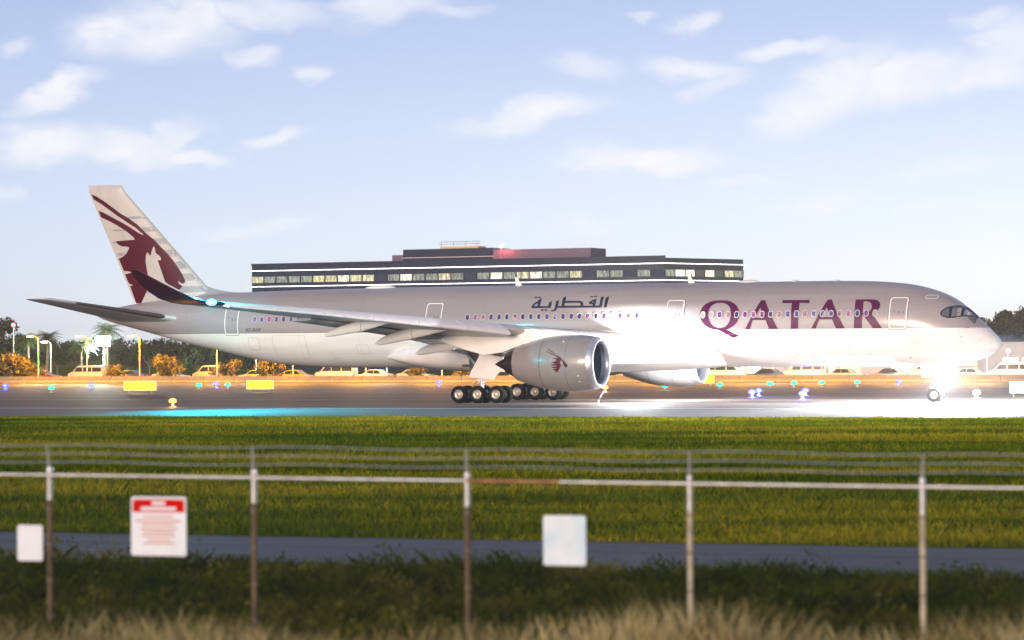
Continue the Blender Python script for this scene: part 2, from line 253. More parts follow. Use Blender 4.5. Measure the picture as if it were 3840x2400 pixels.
DEC = {"Q":[[[19.74,7.3],[19.31,7.28],[18.95,7.21],[18.62,7.05],[18.37,6.83],[18.23,6.57],[18.17,6.28],[18.2,5.99],[18.32,5.73],[18.54,5.5],[18.81,5.33],[19.12,5.2],[18.2,4.76],[18.67,4.62],[19.71,5.18],[20.07,5.23],[20.43,5.36],[20.74,5.55],[20.95,5.8],[21.08,6.08],[21.13,6.34],[21.1,6.6],[20.98,6.85],[20.79,7.04],[20.51,7.19],[20.16,7.28]],[[19.7,7.12],[19.42,7.1],[19.16,7.0],[18.95,6.81],[18.84,6.58],[18.8,6.32],[18.82,6.06],[18.9,5.77],[19.05,5.54],[19.27,5.38],[19.55,5.32],[19.82,5.34],[20.06,5.43],[20.28,5.63],[20.41,5.9],[20.49,6.19],[20.5,6.45],[20.45,6.68],[20.34,6.89],[20.14,7.03],[19.94,7.1]]],"A1":[[[16.67,7.26],[16.36,7.26],[15.3,5.22],[15.94,5.22],[16.19,5.85],[17.14,5.86],[17.39,5.22],[17.72,5.22]],[[16.65,6.73],[16.31,6.03],[17.01,6.03]]],"T":[[[15.07,7.26],[13.09,7.24],[13.07,7.02],[13.78,7.04],[13.8,5.23],[14.34,5.22],[14.32,6.19],[14.37,7.04],[15.06,7.03]]],"A2":[[[11.76,7.26],[11.47,7.26],[10.41,5.22],[11.04,5.21],[11.33,5.86],[12.25,5.86],[12.53,5.22],[12.84,5.23]],[[11.76,6.7],[11.41,6.03],[12.08,6.03]]],"R":[[[9.75,7.23],[8.51,7.23],[8.21,7.18],[8.0,7.03],[7.93,6.83],[7.95,6.63],[8.06,6.46],[8.23,6.35],[8.46,6.28],[7.72,5.21],[8.37,5.21],[9.14,6.19],[9.17,5.22],[9.76,5.23],[9.73,5.86],[9.72,6.48]],[[9.15,7.09],[8.96,7.1],[8.75,7.06],[8.58,6.94],[8.52,6.73],[8.55,6.51],[8.7,6.37],[8.93,6.3],[9.12,6.32]]],"AR":[[[28.59,7.58],[28.35,7.71],[28.32,7.48],[28.35,6.88],[28.55,6.88]],[[29.0,7.57],[28.94,7.65],[28.74,7.69],[28.73,6.88],[32.18,6.89],[32.21,6.85],[32.25,6.74],[32.35,6.66],[32.52,6.63],[32.66,6.66],[32.74,6.72],[32.61,6.73],[32.49,6.76],[32.41,6.83],[32.4,6.94],[32.4,7.28],[32.47,7.36],[32.34,7.41],[32.19,7.48],[32.16,7.03],[31.9,7.03],[31.95,7.62],[31.86,7.66],[31.71,7.72],[31.67,7.38],[31.52,7.4],[30.58,7.39],[30.42,7.36],[30.29,7.29],[30.22,7.19],[30.18,7.02],[29.48,7.02],[29.47,7.12],[29.68,7.14],[29.79,7.18],[29.78,7.28],[29.68,7.38],[29.49,7.47],[29.27,7.52],[29.25,7.02],[28.99,7.02],[28.94,7.1],[28.96,7.58]],[[31.67,7.25],[30.58,7.25],[30.48,7.22],[30.41,7.13],[30.42,7.03],[31.68,7.04]],[[29.62,7.26],[29.55,7.3],[29.47,7.32],[29.47,7.24]],[[34.26,6.88],[34.25,7.07],[34.19,7.2],[34.04,7.31],[33.85,7.41],[33.85,7.48],[33.74,7.56],[33.61,7.63],[33.6,7.04],[32.96,7.02],[32.95,7.17],[32.93,7.24],[32.99,7.26],[32.88,7.32],[32.72,7.4],[32.71,6.89]],[[34.07,7.04],[34.06,7.13],[33.96,7.2],[33.83,7.24],[33.82,7.04]],[[34.22,7.63],[34.2,7.73],[34.01,7.73],[34.0,7.64],[34.08,7.62]],[[33.92,7.63],[33.9,7.73],[33.72,7.73],[33.72,7.65],[33.79,7.62]],[[29.82,7.65],[29.79,7.74],[29.59,7.73],[29.61,7.65],[29.68,7.63]],[[29.52,7.65],[29.49,7.74],[29.29,7.74],[29.31,7.66],[29.39,7.63]],[[33.49,6.74],[33.46,6.81],[33.27,6.8],[33.25,6.71],[33.34,6.67],[33.45,6.68]],[[33.19,6.74],[33.16,6.81],[32.97,6.8],[32.97,6.71],[33.06,6.67],[33.17,6.69]]],"FM":[[[73.39,16.41],[72.91,16.24],[72.2,15.85],[71.35,15.31],[70.57,14.79],[69.88,14.44],[69.03,13.9],[68.26,13.22],[67.5,12.67],[66.89,12.09],[66.28,11.54],[65.74,10.97],[65.37,10.5],[64.95,9.93],[64.69,9.46],[64.67,9.28],[64.8,9.17],[65.03,9.21],[65.3,9.4],[65.22,9.17],[64.88,8.96],[65.19,8.67],[65.76,8.94],[66.21,9.15],[66.48,9.35],[66.71,9.92],[66.97,10.59],[67.16,11.05],[66.85,11.04],[66.85,11.22],[67.04,11.42],[67.33,11.6],[67.4,11.93],[67.5,12.17],[67.64,11.97],[67.77,11.6],[67.83,11.37],[68.12,11.71],[68.25,11.45],[68.29,10.95],[68.16,10.21],[67.94,9.14],[68.37,8.41],[68.8,7.68],[69.3,7.69],[69.83,9.03],[69.54,9.13],[69.95,9.25],[70.31,9.99],[69.98,10.04],[69.63,10.14],[69.98,10.22],[70.41,10.26],[70.87,11.23],[70.44,11.39],[70.09,11.65],[69.8,12.08],[70.08,12.18],[70.51,12.2],[70.9,12.37],[71.12,12.62],[70.12,12.67],[69.27,12.7],[69.34,12.85],[69.96,13.32],[70.81,13.81],[71.59,14.19],[72.48,14.55],[72.73,15.09],[72.13,14.88],[71.35,14.5],[70.42,14.07],[69.65,13.66],[68.88,13.21],[68.48,13.05],[68.46,13.1],[69.19,13.64],[69.96,14.09],[70.89,14.63],[71.66,15.12],[72.44,15.61],[73.16,16.0]]],"FG":[[[69.95,14.49],[69.33,14.58],[68.45,14.59],[68.22,14.35],[69.8,14.35]],[[68.88,13.66],[67.68,13.67],[67.3,13.31],[68.34,13.3]],[[67.76,12.77],[66.8,12.78],[66.35,12.31],[67.15,12.31]],[[66.66,11.84],[65.82,11.85],[65.06,11.32],[66.16,11.32]],[[65.75,10.9],[64.68,10.92],[64.07,10.34],[65.33,10.35]],[[65.06,9.96],[63.74,9.96],[63.17,9.39],[64.76,9.39]],[[64.96,8.96],[62.72,8.97],[62.35,8.53],[65.23,8.45]],[[68.21,8.71],[67.52,8.73],[67.44,8.5],[68.33,8.49]],[[71.67,13.5],[70.97,13.58],[70.08,13.45],[70.89,13.39]],[[71.02,11.66],[70.28,11.72],[70.52,11.45],[70.9,11.45]],[[71.43,12.6],[71.05,12.6],[70.98,12.43],[71.33,12.42]]],"NM":[[[29.079,3.896],[29.032,3.91],[28.752,3.799],[28.446,3.637],[28.184,3.477],[27.946,3.314],[27.751,3.135],[27.591,2.972],[27.49,2.878],[27.416,2.775],[27.457,2.747],[27.512,2.759],[27.45,2.712],[27.528,2.639],[27.625,2.648],[27.697,2.759],[27.767,2.913],[27.795,3.024],[27.862,3.126],[27.893,3.212],[27.925,3.076],[27.997,2.99],[27.988,2.905],[27.898,2.785],[27.782,2.708],[27.927,2.751],[27.977,2.683],[28.061,2.546],[28.19,2.375],[28.283,2.304],[28.362,2.333],[28.445,2.402],[28.305,2.419],[28.311,2.444],[28.476,2.453],[28.551,2.539],[28.281,2.564],[28.269,2.595],[28.592,2.608],[28.633,2.685],[28.224,2.718],[28.223,2.749],[28.656,2.779],[28.677,2.83],[28.339,2.881],[28.672,2.967],[28.487,3.018],[28.304,3.094],[28.271,3.188],[28.421,3.227],[28.571,3.262],[28.313,3.282],[28.167,3.302],[28.323,3.401],[28.597,3.53],[28.854,3.642],[29.17,3.755],[29.116,3.763],[28.821,3.668],[28.526,3.556],[28.253,3.435],[28.04,3.332],[28.22,3.469],[28.459,3.606],[28.782,3.762]]],"NG":[[[28.139,3.685],[28.067,3.698],[27.716,3.697],[27.64,3.683],[27.712,3.67],[28.063,3.671]],[[28.232,3.568],[28.161,3.586],[27.477,3.583],[27.401,3.564],[27.472,3.546],[28.155,3.549]],[[28.011,3.422],[27.94,3.449],[27.313,3.446],[27.237,3.419],[27.308,3.392],[27.935,3.394]],[[27.833,3.276],[27.761,3.307],[27.282,3.305],[27.206,3.274],[27.278,3.244],[27.757,3.245]],[[27.668,3.131],[27.596,3.161],[27.218,3.16],[27.143,3.129],[27.216,3.099],[27.593,3.1]],[[27.472,3.014],[27.398,3.028],[27.306,3.027],[27.232,3.014],[27.306,3.0],[27.398,3.0]],[[27.418,2.827],[27.344,2.847],[27.252,2.847],[27.179,2.826],[27.253,2.806],[27.345,2.806]],[[27.942,2.657],[27.866,2.684],[27.24,2.683],[27.168,2.655],[27.243,2.628],[27.87,2.63]],[[28.063,2.521],[27.987,2.546],[27.323,2.545],[27.252,2.519],[27.328,2.493],[27.992,2.495]],[[28.172,2.37],[28.095,2.391],[27.45,2.389],[27.379,2.369],[27.455,2.348],[28.101,2.35]],[[27.931,2.246],[27.855,2.258],[27.652,2.258],[27.58,2.246],[27.656,2.234],[27.859,2.234]]]}

# ------------------------------------------------------------------ aircraft (local x runs aft from the nose, y to starboard, z up)
TH = 0.40764
PLANE = empty('airliner', (33.944, 194.779, 0), PI - TH)
tag(PLANE, 'long twin engine airliner with grey upper fuselage, white belly and maroon antelope on its tail', 'airliner')
ZL = 5.205                                            # height of the line between the two paints
def paint(name, upper, lower, coat=.25, rough=.34):
    m, t, b, K = node_mat(name)
    tc = K('ShaderNodeTexCoord'); s = K('ShaderNodeSeparateXYZ'); t.links.new(tc.outputs['Object'], s.inputs[0])
    r = K('ShaderNodeMapRange'); r.inputs[1].default_value = ZL-.012; r.inputs[2].default_value = ZL+.012; t.links.new(s.outputs[2], r.inputs[0])
    x = K('ShaderNodeMix', data_type='RGBA'); x.inputs[6].default_value = (*lower, 1); x.inputs[7].default_value = (*upper, 1); t.links.new(r.outputs[0], x.inputs[0])
    n = K('ShaderNodeTexNoise'); n.inputs['Scale'].default_value = .9; n.inputs['Detail'].default_value = 6; mp = K('ShaderNodeMapping'); mp.inputs['Scale'].default_value = (.16, 1, 1.6)
    t.links.new(tc.outputs['Object'], mp.inputs[0]); t.links.new(mp.outputs[0], n.inputs['Vector'])
    q = K('ShaderNodeMapRange'); q.inputs[1].default_value = .3; q.inputs[2].default_value = .7; q.inputs[3].default_value = .90; q.inputs[4].default_value = 1.05; t.links.new(n.outputs[0], q.inputs[0])
    # skin joints every few frames and two lengthwise laps
    def seam(sock, step, width):
        f = K('ShaderNodeMath', operation='MODULO'); t.links.new(sock, f.inputs[0]); f.inputs[1].default_value = step
        c = K('ShaderNodeMath', operation='COMPARE'); t.links.new(f.outputs[0], c.inputs[0]); c.inputs[1].default_value = step*.5; c.inputs[2].default_value = width
        return c.outputs[0]
    a = seam(s.outputs[0], 5.08, .02)
    for zc in (7.72, 3.62):
        c = K('ShaderNodeMath', operation='COMPARE'); t.links.new(s.outputs[2], c.inputs[0]); c.inputs[1].default_value = zc; c.inputs[2].default_value = .014
        mxx = K('ShaderNodeMath', operation='MAXIMUM'); t.links.new(a, mxx.inputs[0]); t.links.new(c.outputs[0], mxx.inputs[1]); a = mxx.outputs[0]
    v = K('ShaderNodeMath', operation='MULTIPLY_ADD'); t.links.new(a, v.inputs[0]); v.inputs[1].default_value = -.13; t.links.new(q.outputs[0], v.inputs[2])
    y = K('ShaderNodeVectorMath', operation='SCALE'); t.links.new(x.outputs[2], y.inputs[0]); t.links.new(v.outputs[0], y.inputs['Scale'])
    t.links.new(y.outputs[0], b.inputs['Base Color']); b.inputs['Roughness'].default_value = rough
    b.inputs['Coat Weight'].default_value = coat; b.inputs['Coat Roughness'].default_value = .08
    return m
GREY = (.315, .285, .29); WHITE = (.80, .78, .76)
SKIN = paint('fuselage_paint', GREY, WHITE)
FINP_M = mat('fin_paint', (.47, .435, .41), .36, noise=.05, nscale=1.2, coat=.2)
GREY_M = mat('grey_paint', GREY, .34, noise=.05, nscale=1.2, coat=.3)
NAC_M = mat('nacelle_paint', (.27, .255, .25), .32, noise=.05, nscale=1.4, coat=.3)
WHITE_M = mat('white_paint', WHITE, .36, noise=.05, nscale=1.0, coat=.2)
WING_M = mat('wing_paint', (.50, .49, .49), .38, noise=.07, nscale=.8, coat=.15)
SLAT_M = mat('slat_metal', (.74, .72, .73), .32, metal=.1, coat=.3, noise=.05, nscale=2)
LIP_M = mat('polished_lip', (.66, .66, .70), .30, metal=.75, noise=.04, nscale=3)
SEAM_M = mat('panel_seam', (.06, .055, .055), .7)
RIM_M = mat('door_outline', (.78, .75, .73), .4)
MAROON = mat('maroon_paint', (.072, .002, .011), .4, spec=.25, coat=.1, noise=.06, nscale=2)
LETTER = mat('burgundy_letter_paint', (.075, .002, .045), .4, spec=.25, coat=.1, noise=.05, nscale=2)
NAVY = mat('slate_letter_paint', (.018, .024, .045), .4)
STRIPE = mat('grey_stripe_paint', (.27, .275, .30), .4)
DARKGLASS = mat('cockpit_surround', (.012, .014, .022), .12, coat=.5)
BLACK = mat('black_rubber', (.007, .007, .007), .8, spec=.1, noise=.3, nscale=6)
STEEL = mat('gear_steel', (.42, .42, .43), .35, metal=.7, noise=.1, nscale=8)
HUB_M = mat('wheel_hub', (.36, .34, .30), .35, metal=.6, noise=.1, nscale=10)
CONE_M = mat('exhaust_titanium', (.085, .062, .05), .34, metal=.85, noise=.2, nscale=5)
DUCT_M = mat('inlet_liner', (.10, .12, .15), .5, noise=.1, nscale=4)
FAN_M = mat('fan_blade', (.045, .05, .06), .3, metal=.6)

XT = [0,.13,.52,1.17,1.6,1.99,2.47,3.12,4,4.87,6.21,7.53,9.5,11.5,13,40,48.5,57.6,61.3,65,69.3,70.9,72.3,72.62]
ZT = [4.10,4.40,4.83,5.47,5.87,6.20,6.67,7.17,7.63,7.94,8.27,8.44,8.57,8.62,8.63,8.63,8.60,8.47,8.36,8.1,7.64,7.38,7.05,6.90]
XB = [0,.09,.53,1.18,2.06,2.93,5.36,7,49,52,54.3,56.6,59.5,61.3,64.9,68.5,71.2,72.3,72.62]
ZB = [4.10,3.84,3.50,3.18,2.92,2.75,2.57,2.54,2.54,2.58,2.68,2.89,3.40,3.80,4.55,5.45,6.12,6.42,6.58]
XW = [0,.13,.52,1.17,2,3,4,5,6.5,8,9.5,50,54,57,60,63,66,69,71,72.3,72.62]
YW = [0,.48,.98,1.47,1.93,2.30,2.55,2.73,2.89,2.96,2.98,2.98,2.95,2.83,2.60,2.25,1.80,1.2,.72,.36,.20]
def section(X): return float(pchip(XT, ZT, X)), float(pchip(XB, ZB, X)), float(pchip(XW, YW, X))
def skin_y(X, z):
    zt, zb, hw = section(X); zm = (zt+zb)/2; s = (z-zm)/((zt-zb)/2)
    return hw*math.sqrt(max(0, 1-s*s))
def skin_n(X, z):
    zt, zb, hw = section(X); hh = (zt-zb)/2; y = skin_y(X, z)
    n = Vector((0, y/hw**2, (z-(zt+zb)/2)/hh**2)).normalized(); return n
def on_skin(X, z, off=.008):
    n = skin_n(X, z); return (X, skin_y(X, z)+n.y*off, z+n.z*off)
stations = sorted(set([0.0, .02, .06, .12, .2, .32] + list(np.arange(.5, 10, .35).round(3)) + list(np.arange(10, 50, 2.0)) + list(np.arange(50, 72.4, .8).round(3)) + [72.45, 72.62]))
rings = []
for X in stations:
    zt, zb, hw = section(X)
    if X == 0: zt, zb, hw = 4.102, 4.098, .002
    rings.append([(X, hw*math.sin(k*2*PI/72), (zt+zb)/2 + (zt-zb)/2*math.cos(k*2*PI/72)) for k in range(72)])
FUS = MB().loft(rings).build('fuselage', SKIN, PLANE, 40)

def fill2d(contours):
    cu = bpy.data.curves.new('outline', 'CURVE'); cu.dimensions = '2D'; cu.fill_mode = 'BOTH'
    for c in contours:
        sp = cu.splines.new('POLY'); sp.points.add(len(c)-1); sp.use_cyclic_u = True
        for p, q in zip(sp.points, c): p.co = (q[0], q[1], 0, 1)
    ob = bpy.data.objects.new('outline', cu); me = bpy.data.meshes.new_from_object(ob)
    bpy.data.objects.remove(ob); bpy.data.curves.remove(cu); return me
def decal(name, contours, place, m, parent, grid=.22, me=None):
    """a thin painted sheet cut to the outline and laid on a curved surface"""
    me = me or fill2d(contours); bm = bmesh.new(); bm.from_mesh(me)
    bmesh.ops.remove_doubles(bm, verts=bm.verts, dist=1e-4)
    lo = [min(v.co[i] for v in bm.verts) for i in (0, 1)]; hi = [max(v.co[i] for v in bm.verts) for i in (0, 1)]
    for i in (0, 1):
        for c in np.arange(math.ceil(lo[i]/grid)*grid, hi[i], grid):
            co = [0, 0, 0]; no = [0, 0, 0]; co[i] = c; no[i] = 1
            bmesh.ops.bisect_plane(bm, geom=bm.verts[:]+bm.edges[:]+bm.faces[:], plane_co=co, plane_no=no, dist=1e-5)
    for v in bm.verts: v.co = place(v.co.x, v.co.y)
    bmesh.ops.recalc_face_normals(bm, faces=bm.faces)
    bm.to_mesh(me); bm.free(); me.materials.clear(); me.materials.append(m); me.shade_smooth(); me.name = name
    return link(bpy.data.objects.new(name, me), parent)
def rrect(x0, x1, z0, z1, r, n=6):
    p = []
    for cx, cz, a in ((x1-r, z1-r, 0), (x0+r, z1-r, 90), (x0+r, z0+r, 180), (x1-r, z0+r, 270)):
        p += [(cx+r*math.cos(R(a+90*k/n)), cz+r*math.sin(R(a+90*k/n))) for k in range(n+1)]
    return p
def dense(c, step=.25):
    o = []
    for a, b in zip(c, c[1:]+c[:1]):
        n = max(1, int(math.dist(a, b)/step)); o += [(a[0]+(b[0]-a[0])*k/n, a[1]+(b[1]-a[1])*k/n) for k in range(n)]
    return o
S8 = lambda x, z: on_skin(x, z, .009)
S14 = lambda x, z: on_skin(x, z, .016)
S20 = lambda x, z: on_skin(x, z, .022)

# lettering on the fuselage
for key, nm in (('Q', 'letter_q'), ('A1', 'letter_a'), ('T', 'letter_t'), ('A2', 'letter_a'), ('R', 'letter_r')):
    decal(nm, DEC[key], S8, LETTER, PLANE)
decal('arabic_lettering', DEC['AR'], S8, NAVY, PLANE)
cu = bpy.data.curves.new('registration', 'FONT'); cu.body = 'A7-ANF'; cu.size = .40
ob = bpy.data.objects.new('registration', cu); me = bpy.data.meshes.new_from_object(ob); bpy.data.objects.remove(ob)
wx = max(v.co.x for v in me.vertices)
decal('registration', None, lambda x, y: on_skin(58.02 - x*1.43/wx, 5.35 + y, .009), NAVY, PLANE, me=me)

# cabin windows
def pane_mat():
    m, t, b, K = node_mat('lit_cabin_pane')
    oi = K('ShaderNodeObjectInfo'); cr = K('ShaderNodeValToRGB'); cr.color_ramp.interpolation = 'CONSTANT'
    cols = [(.10, .03, .22), (.28, .05, .30), (.05, .05, .20), (.45, .12, .30), (.16, .09, .38), (.55, .22, .24), (.09, .03, .16), (.33, .08, .38), (.30, .24, .50)]
    e = cr.color_ramp.elements; e[0].position = 0; e[0].color = (*cols[0], 1); e[1].position = 1/9; e[1].color = (*cols[1], 1)
    for i, c in enumerate(cols[2:], 2): k = e.new(i/9); k.color = (*c, 1)
    t.links.new(oi.outputs['Random'], cr.inputs[0])
    tc = K('ShaderNodeTexCoord'); n = K('ShaderNodeTexNoise'); n.noise_dimensions = '4D'; n.inputs['Scale'].default_value = 7; t.links.new(tc.outputs['Object'], n.inputs['Vector'])
    w = K('ShaderNodeMath', operation='MULTIPLY'); w.inputs[1].default_value = 40; t.links.new(oi.outputs['Random'], w.inputs[0]); t.links.new(w.outputs[0], n.inputs['W'])
    r = K('ShaderNodeMapRange'); r.inputs[1].default_value = .38; r.inputs[2].default_value = .62; r.inputs[3].default_value = .2; r.inputs[4].default_value = 1.5; t.links.new(n.outputs[0], r.inputs[0])
    b.inputs['Base Color'].default_value = (.02, .02, .03, 1); b.inputs['Roughness'].default_value = .12
    t.links.new(cr.outputs[0], b.inputs['Emission Color']); t.links.new(r.outputs[0], b.inputs['Emission Strength']); return m
PANE_M = pane_mat()
WFRAME_M = mat('window_surround', (.50, .47, .48), .4)
def oval(a, b, n=20, e=.8): return [(a*math.copysign(abs(math.cos(2*PI*k/n))**e, math.cos(2*PI*k/n)), b*math.copysign(abs(math.sin(2*PI*k/n))**e, math.sin(2*PI*k/n))) for k in range(n)]
o1, o2 = oval(.185, .255), oval(.135, .20)
WIN_ME = MB().loft([[(x, .0, z) for x, z in o1], [(x*.97, .014, z*.97) for x, z in o1], [(x*1.04, .014, z*1.04) for x, z in o2], [(x, .004, z) for x, z in o2]], cap=(False, False)).mesh('window', WFRAME_M, 50)
PANE_ME = MB().add([(x, .006, z) for x, z in o2], [tuple(range(len(o2)))]).mesh('pane', PANE_M)
BLANK_ME = MB().add([(x, .006, z) for x, z in o2], [tuple(range(len(o2)))]).mesh('plug', GREY_M)
ZWIN = 6.27
def window(X, blank=False):
    n = skin_n(X, ZWIN); w = link(bpy.data.objects.new('window', WIN_ME), PLANE); w.location = (X, skin_y(X, ZWIN)+n.y*.004, ZWIN+n.z*.004)
    w.rotation_euler = (math.atan2(n.z, n.y), 0, 0)
    p = link(bpy.data.objects.new('pane' if not blank else 'plug', BLANK_ME if blank else PANE_ME), w)
for k in range(21): window(8.25 + k*.6325, k in (0, 19, 20))
for k in range(22): window(25.94 + k*.6365, k == 3)
for k in range(12): window(48.9 + k*.6385 + 1.28)

# doors
SEALGLASS = mat('door_pane', (.25, .27, .33), .1, coat=.4)
def door(X0, X1, z0=5.17, z1=7.34):
    c = (X0+X1)/2
    d = decal('door', [rrect(X0+.05, X1-.05, z0+.05, z1-.05, .12)], lambda x, z: on_skin(x, z, .006), SKIN, PLANE)
    decal('frame', [dense(rrect(X0-.03, X1+.03, z0-.03, z1+.03, .20)), dense(rrect(X0+.06, X1-.06, z0+.06, z1-.06, .14))], S14, RIM_M, d)
    decal('seal', [dense(rrect(X0-.065, X1+.065, z0-.065, z1+.065, .22)), dense(rrect(X0-.03, X1+.03, z0-.03, z1+.03, .20))], S8, SEAM_M, d)
    decal('porthole', [[(c+.30+x*.75, 6.42+z*.75) for x, z in oval(.12, .14)]], S14, SEALGLASS, d)
    decal('handle', [[(c-.10, 6.18), (c-.05, 6.18), (c-.05, 6.42), (c-.10, 6.42)]], S14, SEAM_M, d)
    decal('hinge_slot', [[(c-.38, 6.18), (c-.34, 6.18), (c-.34, 6.40), (c-.38, 6.40)]], S14, SEAM_M, d)
door(6.03, 7.25); door(22.40, 23.68); door(41.42, 42.73); door(58.69, 59.91, 5.12, 7.25)
# cargo doors: thin joints round a panel
def joint(name, X0, X1, z0, z1, w=.022, r=.2):
    return decal(name, [dense(rrect(X0, X1, z0, z1, r)), dense(rrect(X0+w, X1-w, z0+w, z1-w, r-.02))], S8, JOINT_M, PLANE)
JOINT_M = mat('fine_joint', (.36, .33, .31), .6)
joint('cargo_door_joint', 10.25, 13.02, 3.05, 5.08); joint('cargo_door_joint', 52.81, 55.70, 3.25, 5.03); joint('bulk_door_joint', 56.9, 57.9, 3.95, 4.9)
for a_, b_, c_, d_ in ((14.2, 15.0, 3.2, 3.75), (18.2, 19.0, 4.4, 4.9), (47.6, 48.6, 3.6, 4.3), (50.2, 50.9, 2.95, 3.3), (62.2, 63.4, 6.0, 6.8), (66.4, 67.6, 6.3, 6.9), (8.6, 9.1, 2.95, 3.4), (5.2, 5.75, 4.2, 4.6), (30.4, 31.1, 7.85, 8.05)): joint('access_panel_joint', a_, b_, c_, d_, .018, .08)
# probes, vents and drain marks on the nose and belly
for X, z, s in ((2.35, 4.55, .10), (2.35, 4.22, .10), (2.35, 3.82, .07), (17.0, 4.02, .09), (16.7, 4.02, .09), (15.9, 4.02, .09), (8.3, 4.62, .05), (6.05, 3.15, .13), (1.25, 4.35, .05), (51.3, 4.5, .05), (50.9, 3.7, .06)):
    decal('static_port', [[(X+x*s/.2, z+q*s/.2*.8) for x, q in oval(.13, .13, 12, 1)]], S8, JOINT_M, PLANE)
decal('escape_hatch_outline', [dense(rrect(4.15, 4.95, 7.22, 7.50, .12)), dense(rrect(4.19, 4.91, 7.26, 7.46, .09))], S14, RIM_M, PLANE)
# roof aerials and fairings
for X, hgt, c in ((36.2, .62, .45), (22.6, .55, .42)):
    zt = section(X)[0]
    MB().loft([[(X-.1, -.02, zt-.05), (X+c*.5, -.035, zt-.05), (X+c, -.02, zt-.05), (X+c, .02, zt-.05), (X+c*.5, .035, zt-.05), (X-.1, .02, zt-.05)],
               [(X+c*.75, -.008, zt+hgt), (X+c*.9, -.012, zt+hgt), (X+c*1.1, -.008, zt+hgt), (X+c*1.1, .008, zt+hgt), (X+c*.9, .012, zt+hgt), (X+c*.75, .008, zt+hgt)]]).build('blade_aerial', RIM_M, PLANE)
for X0, X1, hh in ((46.5, 49.2, .22), (17.5, 19.3, .16), (14.6, 15.2, .10), (11.6, 12.1, .08)):
    zt = section((X0+X1)/2)[0]; rr = []
    for k in range(9):
        t = k/8; X = X0+(X1-X0)*t; h = hh*math.sin(PI*t)**.6; w = .5*math.sin(PI*t)**.6+.01
        rr.append([(X, w*math.cos(a*PI/8), section(X)[0]-.06+(h+.06)*math.sin(a*PI/8)) for a in range(9)])
    MB().loft(rr, closed=False, cap=(False, False)).build('radome', WHITE_M, PLANE, 60)
rr = []
for k in range(7):
    t = k/6; X = 24.0+.8*t; rr.append([(X, .10*math.sin(PI*t)*math.cos(a*PI/6), 2.50-.12*math.sin(PI*t)*math.sin(a*PI/6)) for a in range(7)])
MB().loft(rr, closed=False, cap=(False, False)).build('belly_beacon', mat('beacon_glass', (.5, .05, .04), .2), PLANE, 60)

# cockpit: surround, three side panes cut through the skin, cabin behind
SURR = [(3.80,6.25),(3.72,6.42),(3.52,6.58),(3.28,6.70),(3.0,6.76),(2.7,6.75),(2.35,6.62),(2.05,6.38),(1.85,6.18),(1.65,6.02),(1.62,5.92),(1.9,5.95),(2.25,5.99),(2.6,5.95),(2.9,5.89),(3.25,5.88),(3.55,5.95),(3.74,6.08)]
PANES = [[(3.70,6.22),(3.62,6.38),(3.45,6.50),(3.25,6.58),(3.22,5.96),(3.50,6.02),(3.66,6.11)],
         [(3.08,6.62),(2.85,6.65),(2.58,6.61),(2.50,6.05),(2.80,5.98),(3.06,5.96)],
         [(2.40,6.50),(2.16,6.30),(1.98,6.12),(2.14,6.06),(2.36,6.07)]]
surround = decal('cockpit_surround', [dense(SURR, .1)] , S8, DARKGLASS, PLANE, grid=.12)
def cut(target, cutters):
    bpy.context.view_layer.update()
    for c in cutters:
        md = target.modifiers.new('cut', 'BOOLEAN'); md.operation = 'DIFFERENCE'; md.object = c; md.solver = 'EXACT'
    dg = bpy.context.evaluated_depsgraph_get(); me = bpy.data.meshes.new_from_object(target.evaluated_get(dg)); old = target.data
    target.modifiers.clear(); target.data = me; me.name = target.name
    me.shade_smooth(); me.set_sharp_from_angle(angle=R(40))
def prism(poly, y0, y1, parent):
    return MB().loft([[(x, y0, z) for x, z in poly], [(x, y1, z) for x, z in poly]]).build('cutter', SEAM_M, parent)
GLASS_M, t, b, K = node_mat('windscreen_glass')
b.inputs['Base Color'].default_value = (.30, .36, .42, 1); b.inputs['Roughness'].default_value = .04; b.inputs['Alpha'].default_value = .25; b.inputs['Coat Weight'].default_value = .4
cutters = [prism(p, .55, 3.2, PLANE) for p in PANES]
cut(FUS, cutters)
# the surround is a thin sheet: open the same panes in it
sm = surround.data; surround.data = decal('tmp', [dense(SURR, .1)] + [dense(p, .1) for p in PANES], S8, DARKGLASS, None, grid=.12).data
for o in [x for x in bpy.data.objects if x.name.startswith('tmp')]: bpy.data.objects.remove(o)
surround.data.name = 'cockpit_surround'
for c in cutters: bpy.data.objects.remove(c)
for p in PANES: decal('pane', [dense(p, .1)], lambda x, z: on_skin(x, z, .004), GLASS_M, surround, grid=.12)
INT_M = mat('cockpit_lining', (.10, .10, .12), .8)
MB().box((1.9, -1.2, 5.2), (4.6, 1.9, 5.25)).box((4.6, -1.7, 5.2), (4.65, 1.7, 7.0)).build('cockpit_floor', INT_M, PLANE)
MB().box((2.95, .95, 5.25), (3.15, 1.55, 6.0)).box((2.55, .95, 5.25), (2.95, 1.55, 5.42)).build('pilot_seat', mat('seat_cloth', (.05, .07, .12), .9), PLANE)
MB().box((1.62, -1.0, 5.3), (2.05, 1.25, 5.95)).build('instrument_panel', mat('panel_black', (.02, .02, .022), .6), PLANE)

